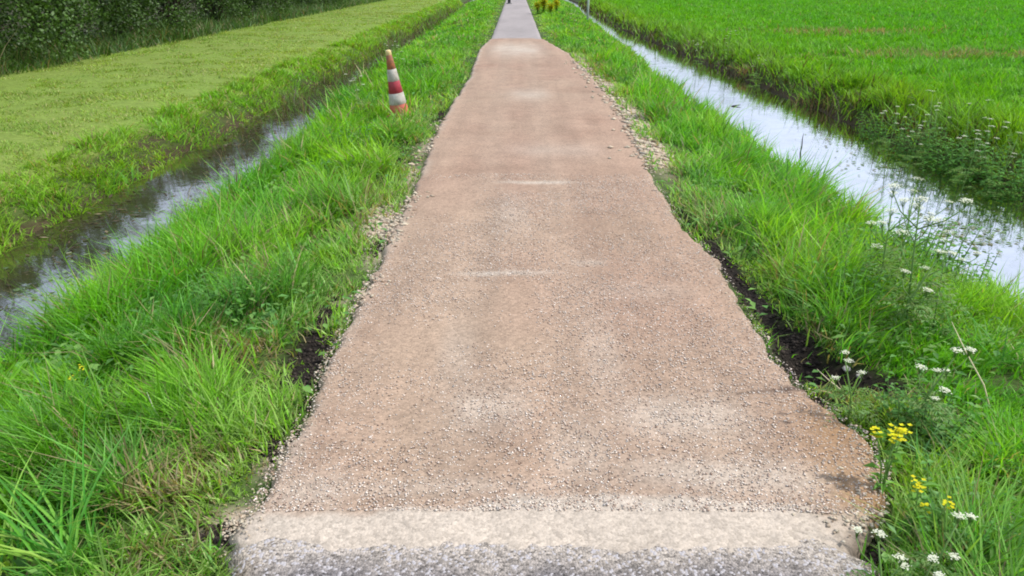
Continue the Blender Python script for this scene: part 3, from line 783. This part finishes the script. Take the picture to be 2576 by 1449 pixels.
# ------------------------------------------------------------------ hedge shrubs
def make_shrub(seed, h, low):
    rn = np.random.default_rng(seed); rd = random.Random(seed)
    root = empty("hedge_shrub", (0, 0, 0))
    t = MB()
    tips = []
    for k in range(7):
        a = rd.uniform(0, 6.28); sp = rd.uniform(.2, .9)
        pts = [Vector((.18 * math.cos(a), .18 * math.sin(a), -.1))]
        for q in range(1, 7):
            f = q / 6
            pts.append(Vector((math.cos(a) * (.18 + sp * f) + rd.uniform(-.1, .1), math.sin(a) * (.18 + sp * f) + rd.uniform(-.1, .1), h * .8 * f)))
        r0 = rd.uniform(.03, .075)
        t.tube(pts, [r0 * (1 - .8 * i / 6) for i in range(7)], 6, (.055 * rd.uniform(.6, 1.3), .045, .032))
        tips += pts[2:]
        for q in range(9):                       # side twigs
            b0 = pts[rd.randint(1, 5)]; a2 = rd.uniform(0, 6.28); l = rd.uniform(.4, 1.0)
            e = b0 + Vector((math.cos(a2) * l, math.sin(a2) * l, rd.uniform(-.1, .6)))
            t.tube([b0, (b0 + e) / 2 + Vector((0, 0, .08)), e], [.016, .011, .004], 4, (.07, .055, .04)); tips.append(e)
    t.build("trunk", M_BARK, root)
    n = 19000
    tp = np.array([tuple(v) for v in tips])
    lob = np.array([(rd.uniform(-1.3, 1.3), rd.uniform(-1.3, 1.3), rd.uniform(low, h * .95), rd.uniform(.35, .8)) for _ in range(34)])
    k = rn.integers(0, len(lob), n); q = rn.normal(0, 1, (n, 3)); q /= np.linalg.norm(q, axis=1)[:, None]
    p = lob[k, :3] + q * (lob[k, 3] * (.35 + .65 * rn.random(n) ** .5))[:, None] * np.array([1, 1, .8])
    m = rn.random(n) < .2
    p[m] = tp[rn.integers(0, len(tp), m.sum())] + rn.normal(0, .16, (m.sum(), 3))
    p = p[p[:, 2] > .12]; n = len(p)
    d = rn.normal(0, 1, (n, 3)); d[:, 2] -= .3; d /= np.linalg.norm(d, axis=1)[:, None]
    s = np.cross(d, rn.normal(0, 1, (n, 3))); s /= np.linalg.norm(s, axis=1)[:, None]
    L = rn.uniform(.05, .11, n)[:, None]; W = L * .55
    V = np.stack([p, p + d * L * .45 + s * W * .5, p + d * L, p + d * L * .45 - s * W * .5], 1)
    F = (np.arange(n) * 4)[:, None, None] + np.array([(0, 1, 2), (0, 2, 3)])[None]
    tone = rn.uniform(.45, 1.5, len(lob))[np.concatenate([k, k])[:n]]
    c = np.array([.047, .098, .013]) * (tone * rn.uniform(.7, 1.3, n))[:, None]
    fast_mesh("crown", V.reshape(-1, 3), F.reshape(-1, 3), M_BUSH, np.repeat(c, 4, 0), root)
    return root

SH = [make_shrub(201, 4.6, .25), make_shrub(202, 4.2, .5), make_shrub(203, 4.9, .35)]
HEDGE = [(-11.2, 10.5, 0, 1.0, "dark hedge shrub beyond the left edge, nearest of the row"),
         (-10.9, 13.4, 1, 1.05, "leafy hedge shrub in the top left corner"),
         (-10.9, 16.3, 0, 1.0, "hedge shrub with leaves hanging low, second from the top left corner"),
         (-11.0, 19.2, 1, 1.0, "dark open hedge shrub, fourth from the left edge of the photo"),
         (-10.8, 22.3, 2, .95, "hedge shrub fifth from the left, its bare stems showing"),
         (-10.9, 25.6, 1, 1.0, "dark hedge shrub in the middle of the row"),
         (-10.7, 29.0, 0, .95, "hedge shrub just past the middle of the row"),
         (-10.9, 33.0, 2, 1.0, "hedge shrub far along the row, its foot in dim grass"),
         (-10.8, 37.0, 1, 1.0, "third to last hedge shrub along the far meadow"),
         (-10.8, 41.5, 0, 1.0, "second to last hedge shrub along the far meadow"),
         (-10.8, 46.5, 2, 1.0, "last hedge shrub at the far end of the row")]
used = set()
for i, (hx, hy, k, sc, lb) in enumerate(HEDGE):
    o = SH[k] if k not in used else copy_tree(SH[k]); used.add(k)
    o.location = (hx, hy, -.12); o.scale = (sc * 1.1, sc * 1.1, sc * .95); o.rotation_euler.z = i * 1.9
    tag(o, lb, "shrub", "shrubs of the hedge beyond the meadow")

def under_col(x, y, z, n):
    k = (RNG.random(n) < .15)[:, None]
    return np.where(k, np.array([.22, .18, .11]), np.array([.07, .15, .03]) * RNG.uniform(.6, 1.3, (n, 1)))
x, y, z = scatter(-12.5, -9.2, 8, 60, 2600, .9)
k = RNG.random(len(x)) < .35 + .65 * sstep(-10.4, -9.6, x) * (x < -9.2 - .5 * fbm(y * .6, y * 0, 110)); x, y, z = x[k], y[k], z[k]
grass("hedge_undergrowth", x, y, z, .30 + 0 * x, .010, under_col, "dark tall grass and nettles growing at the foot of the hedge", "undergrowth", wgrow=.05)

# ------------------------------------------------------------------ flowering plants
WHITE = (.62, .64, .54)
def bank_place(u, v, h):
    """foot of a plant whose top shows at that direction; moved onto the near bank (and grown) if it would stand in the right ditch"""
    p = at(u, v, h); k = 1.0
    sh = shores(np.array([p.y]))
    if p.x > 0 and float(sh[2][0]) - .08 < p.x < .5 * float(sh[2][0] + sh[3][0]):
        r = ray(u, v); x1 = float(sh[2][0]) - .12; t = (x1 - CAM.x) / r.x; q = CAM + r * t
        g = float(height(q.x, q.y)); k = min(1.7, max(.6, (q.z - g) / h)); p = Vector((q.x, q.y, g))
    elif p.z < WATER_Z - .05:
        p.z = WATER_Z - .05
    return p, k

def cow_parsley(seed, h, n_umb, head=1.0):
    rd = random.Random(seed); root = empty("cow_parsley", (0, 0, 0))
    st = MB(); fo = MB(); heads = []
    gs = (.13, .24, .06)
    top = Vector((rd.uniform(-.06, .06), rd.uniform(-.06, .06), h * .93))
    mid = top * .5 + Vector((rd.uniform(-.03, .03), rd.uniform(-.03, .03), 0))
    st.tube([(0, 0, -.03), mid, top], [.005, .004, .0028], 5, gs)
    ends = [top]
    for k in range(n_umb - 1):
        f = rd.uniform(.4, .85); b0 = Vector((0, 0, 0)).lerp(top, f); a = k * 2.4 + rd.uniform(-.4, .4); l = rd.uniform(.12, .28) * h
        e = b0 + Vector((math.cos(a) * l, math.sin(a) * l, l * rd.uniform(.7, 1.3)))
        st.tube([b0, b0.lerp(e, .5) + Vector((math.cos(a), math.sin(a), 0)) * .02, e], [.003, .0024, .0018], 4, gs); ends.append(e)
    for e in ends:
        u = MB(); R0 = rd.uniform(.018, .032) * head
        for r in range(12):
            a = r * 2.4; q = R0 * math.sqrt((r + .5) / 12)
            tp = e + Vector((math.cos(a) * q, math.sin(a) * q, .035 - q * .25))
            u.tube([e, tp], [.0010, .0007], 3, gs, cap=False)
            for s in range(6):
                fl = tp + Vector((rd.gauss(0, .006), rd.gauss(0, .006), rd.uniform(-.002, .005))); w = rd.uniform(.0022, .004); b = rd.uniform(0, 1.6)
                c, sn = math.cos(b) * w, math.sin(b) * w
                u.add([fl + Vector((c, sn, .001)), fl + Vector((-sn, c, 0)), fl + Vector((-c, -sn, .001)), fl + Vector((sn, -c, 0))], [(0, 1, 2, 3)], WHITE)
        heads.append(u)
    for k in range(13):                            # ferny leaves
        a = k * 2.4 + rd.uniform(-.3, .3); z0 = rd.uniform(.02, .5) * h; L = rd.uniform(.16, .30) * min(1, h + .25)
        d = Vector((math.cos(a), math.sin(a), 0)); sd = Vector((-d.y, d.x, 0))
        for q in range(1, 9):
            f = q / 8; c = Vector((0, 0, z0)) + d * L * f + Vector((0, 0, .12 * f - .16 * f * f)) * 1.0
            for sg in (-1, 1):
                ll = L * .34 * (1.05 - f)
                for j in range(3):
                    g = (j + 1) / 3; pp = c + sd * sg * ll * (g - .3) + d * ll * .25 * g
                    fo.leaf(pp, d * .7 + sd * sg * rd.uniform(.3, 1) + Vector((0, 0, rd.uniform(-.2, .3))), d.cross(Vector((0, 0, 1))) + d * .3, ll * .5 + .008, ll * .14 + .004, (.12 * rd.uniform(.8, 1.25), .22 * rd.uniform(.85, 1.2), .055))
    st.build("stem", M_STEM, root)
    for u in heads: u.build("flower_head", M_PETAL, root)
    fo.build("foliage", M_LEAF, root)
    return root

CP = [cow_parsley(301, .75, 5), cow_parsley(302, .6, 7), cow_parsley(303, .9, 4), cow_parsley(304, .42, 4, .55), cow_parsley(305, .34, 3, .5)]
CP_H = [.75, .6, .9, .42, .34]
PARS = [  # (head u, head v, prototype, scale, label)
    (2165, 905, 3, .80, "cow parsley with white umbels leaning over the dark peat hole"),
    (2340, 880, 3, 1.0, "cow parsley right of the peat hole with several white umbels"),
    (2350, 960, 4, .8, "short cow parsley just below the one right of the peat hole"),
    (2250, 1385, 4, .8, "cow parsley with white flowers in the bottom right corner by the path"),
    (2330, 1400, 4, .7, "low cow parsley right of the bottom corner flowers"),
    (2375, 1340, 4, .8, "cow parsley with open umbels above the bottom right corner"),
    (2300, 470, 0, 1.0, "tall cow parsley against the water on the right verge, left of the clump"),
    (2345, 520, 1, 1.25, "bushy cow parsley in the middle of the clump before the bright water"),
    (2250, 530, 1, 1.0, "leafy cow parsley at the left of the clump, in front of the water"),
    (2400, 600, 0, .8, "cow parsley at the right of the clump near floating leaves"),
    (2290, 640, 3, 1.25, "low leafy cow parsley below the clump by the water"),
    (2340, 278, 2, 1.0, "tall white cow parsley on the far bank, left of a pair"),
    (2480, 270, 2, .95, "tall white cow parsley on the far bank, right of a pair"),
    (2365, 300, 0, 1.0, "cow parsley on the far bank between the taller pair"),
    (2475, 340, 1, 1.1, "cow parsley heavy with white umbels at the far bank's right"),
    (2235, 355, 1, 1.0, "cow parsley low over the water on the far bank"),
    (2290, 390, 0, .8, "leafy cow parsley hanging over the dark water edge"),
    (2520, 400, 0, 1.0, "cow parsley at the right frame edge on the far bank"),
    (2430, 425, 1, 1.0, "dark leafy cow parsley on the bank right of the bare soil"),
    (1760, 140, 1, 1.0, "small cow parsley far off beside the narrow water"),
    (1835, 90, 1, 1.15, "pale cow parsley at the field's edge, farthest along the ditch"),
    (1905, 155, 0, .9, "cow parsley on the far bank beside a brown patch of sedge"),
    (905, 203, 1, .9, "white cow parsley to the left of the traffic cone"),
    (1000, 120, 0, .9, "white cow parsley to the upper right of the traffic cone"),
    (985, 118, 1, .9, "white cow parsley directly behind the traffic cone"),
    (1440, 30, 0, 1.0, "distant cow parsley on the right verge near the pale pole"),
]
used = set()
for i, (u, v, k, sc, lb) in enumerate(PARS):
    o = CP[k] if k not in used else copy_tree(CP[k]); used.add(k)
    p, gk = bank_place(u, v, CP_H[k] * sc * .93); sc *= gk
    o.location = p; o.scale = (sc, sc, sc); o.rotation_euler = (R(random.uniform(-6, 6)), R(random.uniform(-6, 6)), i * 2.1)
    tag(o, lb, "cow parsley", "white cow parsley plants along the ditches")

def mustard(seed, h, n, nb=9, sig=.011, ps=.009, low=.75, leaves=6, leaf=1.0):
    rd = random.Random(seed); root = empty("yellow_flower", (0, 0, 0))
    st, fo = MB(), MB(); heads = []
    gs = (.14, .26, .06)
    for k in range(n):
        a = k * 2.4; l = rd.uniform(.03, .085) * h / .5
        e = Vector((math.cos(a) * l, math.sin(a) * l, h * rd.uniform(low, 1.0)))
        st.tube([(0, 0, -.03), Vector((e.x * .3, e.y * .3, e.z * .5)), e], [.004, .003, .002], 5, gs)
        u = MB()
        for q in range(nb):
            c = e + Vector((rd.gauss(0, sig), rd.gauss(0, sig), rd.uniform(-2 * sig, 1.3 * sig)))
            for w in range(4):
                t = w * 1.57 + q; d = Vector((math.cos(t), math.sin(t), .35))
                u.leaf(c, d, Vector((-d.y, d.x, 0)), ps, ps * .9, (.58, .55 + rd.uniform(-.06, .05), .03), .1)
        heads.append(u)
        for q in range(leaves):
            f = rd.uniform(.05, .95); t = rd.uniform(0, 6.28); d = Vector((math.cos(t), math.sin(t), .5))
            fo.leaf(Vector((e.x * .6 * f, e.y * .6 * f, e.z * f)), d, Vector((-d.y, d.x, 0)), rd.uniform(.05, .1) * leaf, rd.uniform(.015, .03) * leaf, (.12, .28, .04), .4)
    st.build("stem", M_STEM, root)
    for u in heads: u.build("blossom", M_PETAL, root)
    fo.build("foliage", M_LEAF, root)
    return root
MU = [mustard(401, .34, 4, 14, .012, .011), mustard(402, .26, 2), mustard(403, .5, 15, 22, .065, .048, .55, 4, 1.2)]
MH = [.34, .26, .5]
YEL = [(2250, 1080, 0, .9, "yellow flower with the largest blossom, beside the rusty shoulder of the path"),
       (2322, 1222, 1, .95, "yellow flower left of a pair near the bottom right"),
       (2362, 1262, 1, .85, "yellow flower right of a pair near the bottom right"),
       (1352, 10, 2, 1.0, "yellow flowers at the very edge of the far path, leftmost of the far ones"),
       (1368, 3, 2, 1.2, "tall yellow flowers beside the far path at the top of the picture"),
       (1385, 14, 2, 1.0, "low yellow flowers in the grass right of the far path"),
       (1400, 4, 2, 1.1, "yellow flowers farthest right of those beside the far path"),
       (1000, 305, 1, .8, "small orange-yellow flower at the foot of the traffic cone"),
       (190, 935, 1, .7, "tiny yellow flower in the left verge grass")]
used = set()
for i, (u, v, k, sc, lb) in enumerate(YEL):
    o = MU[k] if k not in used else copy_tree(MU[k]); used.add(k)
    p = at(u, v, MH[k] * sc * .9); o.location = p; o.scale = (sc,) * 3; o.rotation_euler.z = i * 1.3
    tag(o, lb, "yellow flower", "yellow flowering plants on the verges")

def leafy(seed, h, n, name="nettle_clump"):
    """upright stems set with pairs of toothed dark leaves"""
    rd = random.Random(seed); root = empty(name, (0, 0, 0)); st, fo = MB(), MB()
    for k in range(n):
        a = k * 2.4; q = .045 * math.sqrt(k); l = h * rd.uniform(.55, 1.05); tl = rd.uniform(.0, .35)
        b0 = Vector((math.cos(a) * q, math.sin(a) * q, -.04)); e = b0 + Vector((math.cos(a) * tl * l, math.sin(a) * tl * l, l))
        st.tube([b0, b0.lerp(e, .5), e], [.004, .0035, .002], 4, (.09, .17, .04))
        m = int(l / .045)
        for j in range(1, m + 1):
            f = j / m; c = b0.lerp(e, f); t = j * 1.57 + k
            L = rd.uniform(.06, .10) * (1.15 - .6 * f) * (h / .5) ** .3
            col = rd.uniform(.7, 1.25); col = (.075 * col, .20 * col, .035 * col)
            for sg in (0, math.pi):
                d = Vector((math.cos(t + sg), math.sin(t + sg), rd.uniform(-.1, .35)))
                fo.leaf(c, d, Vector((-d.y, d.x, rd.uniform(-.3, .3))), L, L * .55, col, .3)
    st.build("stem", M_STEM, root); fo.build("foliage", M_LEAF, root)
    return root
LE = [leafy(501, .55, 16), leafy(502, .40, 22)]; LH = [.55, .40]
LEAFY = [(2330, 585, 1, 1.0, "dark nettle clump among the cow parsley before the bright water"), (2235, 600, 1, .9, "dark nettle clump left of the cow parsley on the right verge"),
         (2420, 660, 1, .9, "nettle clump below the floating leaves, near the right waterline"), (2150, 690, 1, .8, "low nettle clump on the middle of the right verge"),
         (2290, 365, 0, 1.0, "nettle clump overhanging the water at the left end of the far bank's rank growth"), (2370, 385, 0, 1.1, "dark nettle clump below the white umbels of the far bank"),
         (2450, 405, 0, 1.1, "nettle clump right of the darkest one on the far bank"), (2535, 440, 0, 1.1, "nettle clump on the far bank at the right frame edge"),
         (2200, 330, 0, .8, "small nettle clump leftmost on the far bank"), (2450, 1290, 1, .6, "low nettle clump near the bottom right corner"), (2330, 1000, 1, .6, "low nettle clump right of the yellow flowers and peat hole"),
         (880, 330, 1, .8, "small nettle clump below the traffic cone"), (545, 720, 1, .7, "nettle clump in the dark patch of the left verge")]
used = set()
for i, (u, v, k, sc, lb) in enumerate(LEAFY):
    o = LE[k] if k not in used else copy_tree(LE[k]); used.add(k)
    p, gk = bank_place(u, v, LH[k] * sc * .7); sc *= gk; o.location = p; o.scale = (sc,) * 3; o.rotation_euler.z = i * 1.7
    tag(o, lb, "nettles", "dark leafy nettle clumps on the banks")

# ------------------------------------------------------------------ larger tufts
def tuft(name, u, v, n, L, W, col, spread, label, cat="grass tuft", fan=None, bend=(.3, 1.0), lean=(.1, .7), seg=7, z=None, seed=0):
    rd = random.Random(seed + int(u)); p = at(u, v)
    if z is not None: p.z = z
    b = MB()
    for k in range(n):
        a = rd.uniform(0, 6.28) if fan is None else rd.gauss(fan[0], fan[1])
        l = L * rd.uniform(.6, 1.1); w = W * rd.uniform(.7, 1.2); bd = rd.uniform(*bend); ln = rd.uniform(*lean)
        d = Vector((math.cos(a), math.sin(a), 0)); tw = a + math.pi / 2 + rd.uniform(-.5, .5); s = Vector((math.cos(tw), math.sin(tw), 0))
        o = Vector((rd.gauss(0, spread), rd.gauss(0, spread), -.02)); kk = 1 / math.sqrt(1 + (ln + .6 * bd) ** 2)
        vs, fs = [], []
        for q in range(seg + 1):
            t = q / seg; c = o + d * (l * kk * (ln * t + bd * t * t)) + Vector((0, 0, l * kk * t * (1 - .5 * bd * t)))
            ww = w * .5 * (1 - t ** 2.2) * (.6 + .4 * min(1, t * 5)) + .0003
            vs += [c - s * ww, c + Vector((0, 0, -w * .18)), c + s * ww]
        for q in range(seg):
            fs += [(3 * q, 3 * q + 1, 3 * q + 4, 3 * q + 3), (3 * q + 1, 3 * q + 2, 3 * q + 5, 3 * q + 4)]
        f = rd.uniform(.7, 1.25); cc = rd.choice(col)
        b.add(vs, fs, tuple(c * f for c in cc))
    o = b.build(name, M_GRASS); o.location = p
    return tag(o, label, cat)
LIGHT = [(.22, .42, .05), (.28, .44, .07), (.17, .38, .05)]
DEEP = [(.06, .25, .02), (.08, .28, .03), (.10, .31, .02)]
BLUE = [(.10, .27, .08), (.14, .31, .11)]
tuft("reed_tuft", 190, 1440, 34, .62, .0085, LIGHT + DEEP, .03, "light green tuft of broad blades fanning out in the bottom left corner", fan=(2.6, .6), bend=(.6, 1.6), lean=(.2, .9))
tuft("reed_tuft", 40, 1420, 34, .5, .008, LIGHT + DEEP, .05, "green broad-bladed tuft at the very corner, bottom left")
tuft("grass_tuft", 130, 1100, 60, .42, .008, DEEP + BLUE, .08, "tall deep green grass tuft near the left frame edge")
tuft("grass_tuft", 270, 1120, 55, .36, .007, DEEP, .08, "dark green arching tuft right of the tallest left tuft")
tuft("grass_tuft", 540, 750, 70, .34, .008, DEEP, .10, "dark green grass clump in the middle of the left verge")
tuft("grass_tuft", 870, 300, 50, .35, .012, DEEP, .12, "dark green tuft below and left of the traffic cone")
tuft("grass_tuft", 940, 270, 40, .4, .012, [(.05, .2, .06), (.07, .23, .05)], .1, "bluish green tuft immediately left of the traffic cone")
tuft("grass_tuft", 2130, 700, 70, .38, .009, DEEP, .12, "dark green clump on the right verge left of the cow parsley")
tuft("grass_tuft", 2450, 900, 60, .35, .008, DEEP, .1, "dark tuft on the right verge near the frame edge")
tuft("grass_tuft", 2400, 1200, 50, .30, .008, BLUE + DEEP, .08, "blue-green tuft right of the paired yellow flowers")
tuft("grass_tuft", 2500, 1330, 50, .30, .007, LIGHT + DEEP, .08, "bright green tuft at the right frame edge, near the bottom")
tuft("grass_tuft", 1450, 120, 40, .45, .02, DEEP, .2, "dark green tuft beside the far right edge of the gravel")
tuft("grass_tuft", 300, 450, 60, .25, .010, [(.10, .30, .03), (.14, .33, .03)], .12, "bright green tuft on the meadow bank near the left frame edge")
IRIS = [(.40, .50, .30), (.34, .46, .26), (.24, .40, .16)]
tuft("iris_clump", 2150, 505, 9, .34, .028, IRIS, .10, "pale broad leaves at the right waterline, left one of two iris clumps", "iris", bend=(.0, .25), lean=(.0, .25))
tuft("iris_clump", 2195, 515, 7, .30, .026, IRIS, .08, "pale broad leaves at the right waterline, right one of two iris clumps", "iris", bend=(.0, .25), lean=(.0, .25))
tuft("iris_clump", 2555, 740, 8, .42, .014, [(.05, .12, .03), (.08, .18, .04)], .05, "dark upright leaves before bright water at the right frame edge", "iris", bend=(.0, .2), lean=(.0, .3))
tuft("reed_tuft", 350, 690, 16, .34, .010, LIGHT, .06, "thin pale reed tuft at the left waterline", bend=(0, .3), lean=(0, .3))
tuft("reed_tuft", 170, 790, 14, .32, .008, LIGHT + DEEP, .08, "reed tuft at the left waterline nearest to the frame edge", bend=(0, .3), lean=(0, .3))
tuft("dry_grass_tuft", 1880, 190, 60, .35, .016, [(.20, .12, .07), (.26, .18, .09), (.14, .09, .05)], .11, "brown withered sedge on the far bank of the right ditch", bend=(.1, .6))
tuft("dry_grass_tuft", 2040, 270, 50, .30, .012, [(.13, .09, .05), (.2, .15, .07)], .11, "dark brown withered sedge at the far waterline of the right ditch", bend=(.1, .6))
tuft("dry_grass_tuft", 440, 1230, 45, .14, .004, [(.5, .42, .24), (.42, .34, .2)], .05, "straw coloured flattened tuft in the left verge near the bottom", lean=(.6, 2), bend=(.2, .8))
tuft("dry_grass_tuft", 640, 890, 50, .12, .004, [(.5, .36, .26), (.42, .3, .2)], .05, "pinkish dry tuft beside the bare peat of the left verge", lean=(.6, 2), bend=(.2, .8))

def stalk(name, u0, v0, top, r, c, label, cat, m=M_STEM, z=None):
    p = at(u0, v0)
    if z is not None: p = P(u0, v0, z)
    b = MB(); t = Vector(top)
    b.tube([(0, 0, -.05), t * .35 + Vector((.01, 0, 0)), t * .7, t], [r, r * .9, r * .75, r * .3], 6, c)
    o = b.build(name, m); o.location = p
    return tag(o, label, cat)
stalk("dead_stalk", 2510, 1060, (-.16, .22, .36), .0035, (.62, .56, .34), "long straw coloured stalk leaning over the right verge", "stalk")
stalk("dead_stalk", 2140, 1010, (-.12, .1, .10), .003, (.60, .52, .36), "short pale stalk lying across the edge of the peat hole", "stalk")
stalk("dead_stalk", 420, 1110, (-.05, .02, .20), .003, (.55, .58, .42), "pale bent stalk standing in the left verge", "stalk")
stalk("water_stick", 2012, 385, (.03, .05, .24), .008, (.05, .045, .04), "dark stick standing up out of the bright right water", "stick", M_BARK, WATER_Z)
stalk("floating_branch", 1830, 268, (.24, .05, .02), .014, (.05, .045, .04), "dark piece of branch floating in the bright right water", "branch", M_BARK, WATER_Z)

# pale pole and the dark post at the far end
def posts():
    p = at(1478, 55)
    b = MB(); b.tube([(0, 0, -.3), (0, 0, .6), (.02, 0, 1.45)], [.055, .05, .048], 10, (.30, .36, .30))
    o = b.build("wooden_pole", M_BARK); o.location = p
    tag(o, "pale grey-green wooden pole at the waterline of the right ditch", "pole")
    p = at(1281, 12)
    root = empty("bollard", (p.x, p.y, -.01)); tag(root, "dark bollard standing on the far path at the top of the picture", "bollard")
    b = MB(); b.lathe([(.09, 0), (.09, .80), (.085, .82), (.085, .88), (.09, .90), (.09, .98), (.07, 1.03), (.001, 1.05)], 20); b.build("post", plain_mat("bollard_black", (.02, .02, .024), .5), root, True)
    b = MB(); b.lathe([(.0915, .70), (.0925, .71), (.0925, .79), (.0915, .80)], 20); b.build("reflective_band", plain_mat("bollard_white", (.75, .75, .72), .4), root, True)
    b = MB(); b.lathe([(.17, -.02), (.17, .03), (.15, .045), (.09, .05)], 20); b.build("base", plain_mat("bollard_foot", (.10, .10, .10), .7), root, True)
posts()

def stone(u, v, s, c, label):
    rd = random.Random(int(u)); p = at(u, v)
    import bmesh
    bm = bmesh.new(); bmesh.ops.create_icosphere(bm, subdivisions=3, radius=1)
    for vv in bm.verts:
        k = 1 + .5 * (float(fbm(vv.co.x * 1.7 + u, vv.co.y * 1.7 + vv.co.z * 2, 130)) - .5); vv.co = Vector((vv.co.x * k * s, vv.co.y * k * s * .8, vv.co.z * k * s * .65))
    V = np.array([tuple(q.co) for q in bm.verts]); F = np.array([[q.index for q in f.verts] for f in bm.faces]); bm.free()
    o = fast_mesh("stone", V, F, M_STONE, np.tile(np.array(c), (len(V), 1))); o.location = p + Vector((0, 0, s * .3)); o.rotation_euler.z = u
    tag(o, label, "stone", "pale stones in the peat hole")
stone(2128, 935, .022, (.36, .34, .31), "larger pale stone lying in the dark peat hole")
stone(2160, 950, .015, (.30, .28, .26), "smaller pale stone at the right of the larger one in the peat")

# ------------------------------------------------------------------ sky, sun, camera
W = bpy.data.worlds.new("World"); S.world = W; W.use_nodes = True
nt = W.node_tree; nt.nodes.clear(); L = nt.links
SUN_EL, SUN_AZ = R(52), R(88)            # azimuth measured from +Y (ahead) towards +X (right)
out = nt.nodes.new("ShaderNodeOutputWorld"); bg = nt.nodes.new("ShaderNodeBackground")
sky = nt.nodes.new("ShaderNodeTexSky"); sky.sky_type = 'NISHITA'; sky.sun_disc = False
sky.sun_elevation = SUN_EL; sky.sun_rotation = SUN_AZ; sky.air_density = 1.0; sky.dust_density = 3.0; sky.ozone_density = 1.0
# thin bright cloud cover over the blue, as fractions of the sky's own brightness
tc = nt.nodes.new("ShaderNodeTexCoord"); nz = nt.nodes.new("ShaderNodeTexNoise"); nz.inputs["Scale"].default_value = 2.2; nz.inputs["Detail"].default_value = 7
L.new(tc.outputs["Generated"], nz.inputs["Vector"])
mr = nt.nodes.new("ShaderNodeMapRange"); mr.inputs[1].default_value = .35; mr.inputs[2].default_value = .62; mr.inputs[3].default_value = .45; mr.inputs[4].default_value = .95
L.new(nz.outputs[0], mr.inputs[0])
mx = nt.nodes.new("ShaderNodeMix"); mx.data_type = 'RGBA'
mx.inputs[7].default_value = (7.0, 7.9, 9.4, 1)
L.new(mr.outputs[0], mx.inputs[0]); L.new(sky.outputs[0], mx.inputs[6]); L.new(mx.outputs[2], bg.inputs[0])
bg.inputs[1].default_value = .10
L.new(bg.outputs[0], out.inputs[0])

sd = bpy.data.lights.new("sun", 'SUN'); sd.energy = 3.0; sd.angle = R(3); sd.color = (1, .95, .87)
so = bpy.data.objects.new("sun", sd); link(so)
dirv = Vector((math.sin(SUN_AZ) * math.cos(SUN_EL), math.cos(SUN_AZ) * math.cos(SUN_EL), math.sin(SUN_EL)))
so.rotation_euler = (-dirv).to_track_quat('-Z', 'Y').to_euler(); so.location = dirv * 40

cd = bpy.data.cameras.new("camera"); co = bpy.data.objects.new("camera", cd); link(co)
cd.sensor_width = 36; cd.lens = 36 * F_PX / 2576; cd.clip_start = .05; cd.clip_end = 8000
m = Matrix((right, up, -fwd)).transposed().to_4x4(); m.translation = CAM
co.matrix_world = m
S.camera = co
S.view_settings.view_transform = 'Standard'; S.view_settings.look = 'None'; S.view_settings.gamma = 1; S.view_settings.use_curve_mapping = False
S.view_settings.exposure = 0.62
S.cycles.filter_width = 1.9
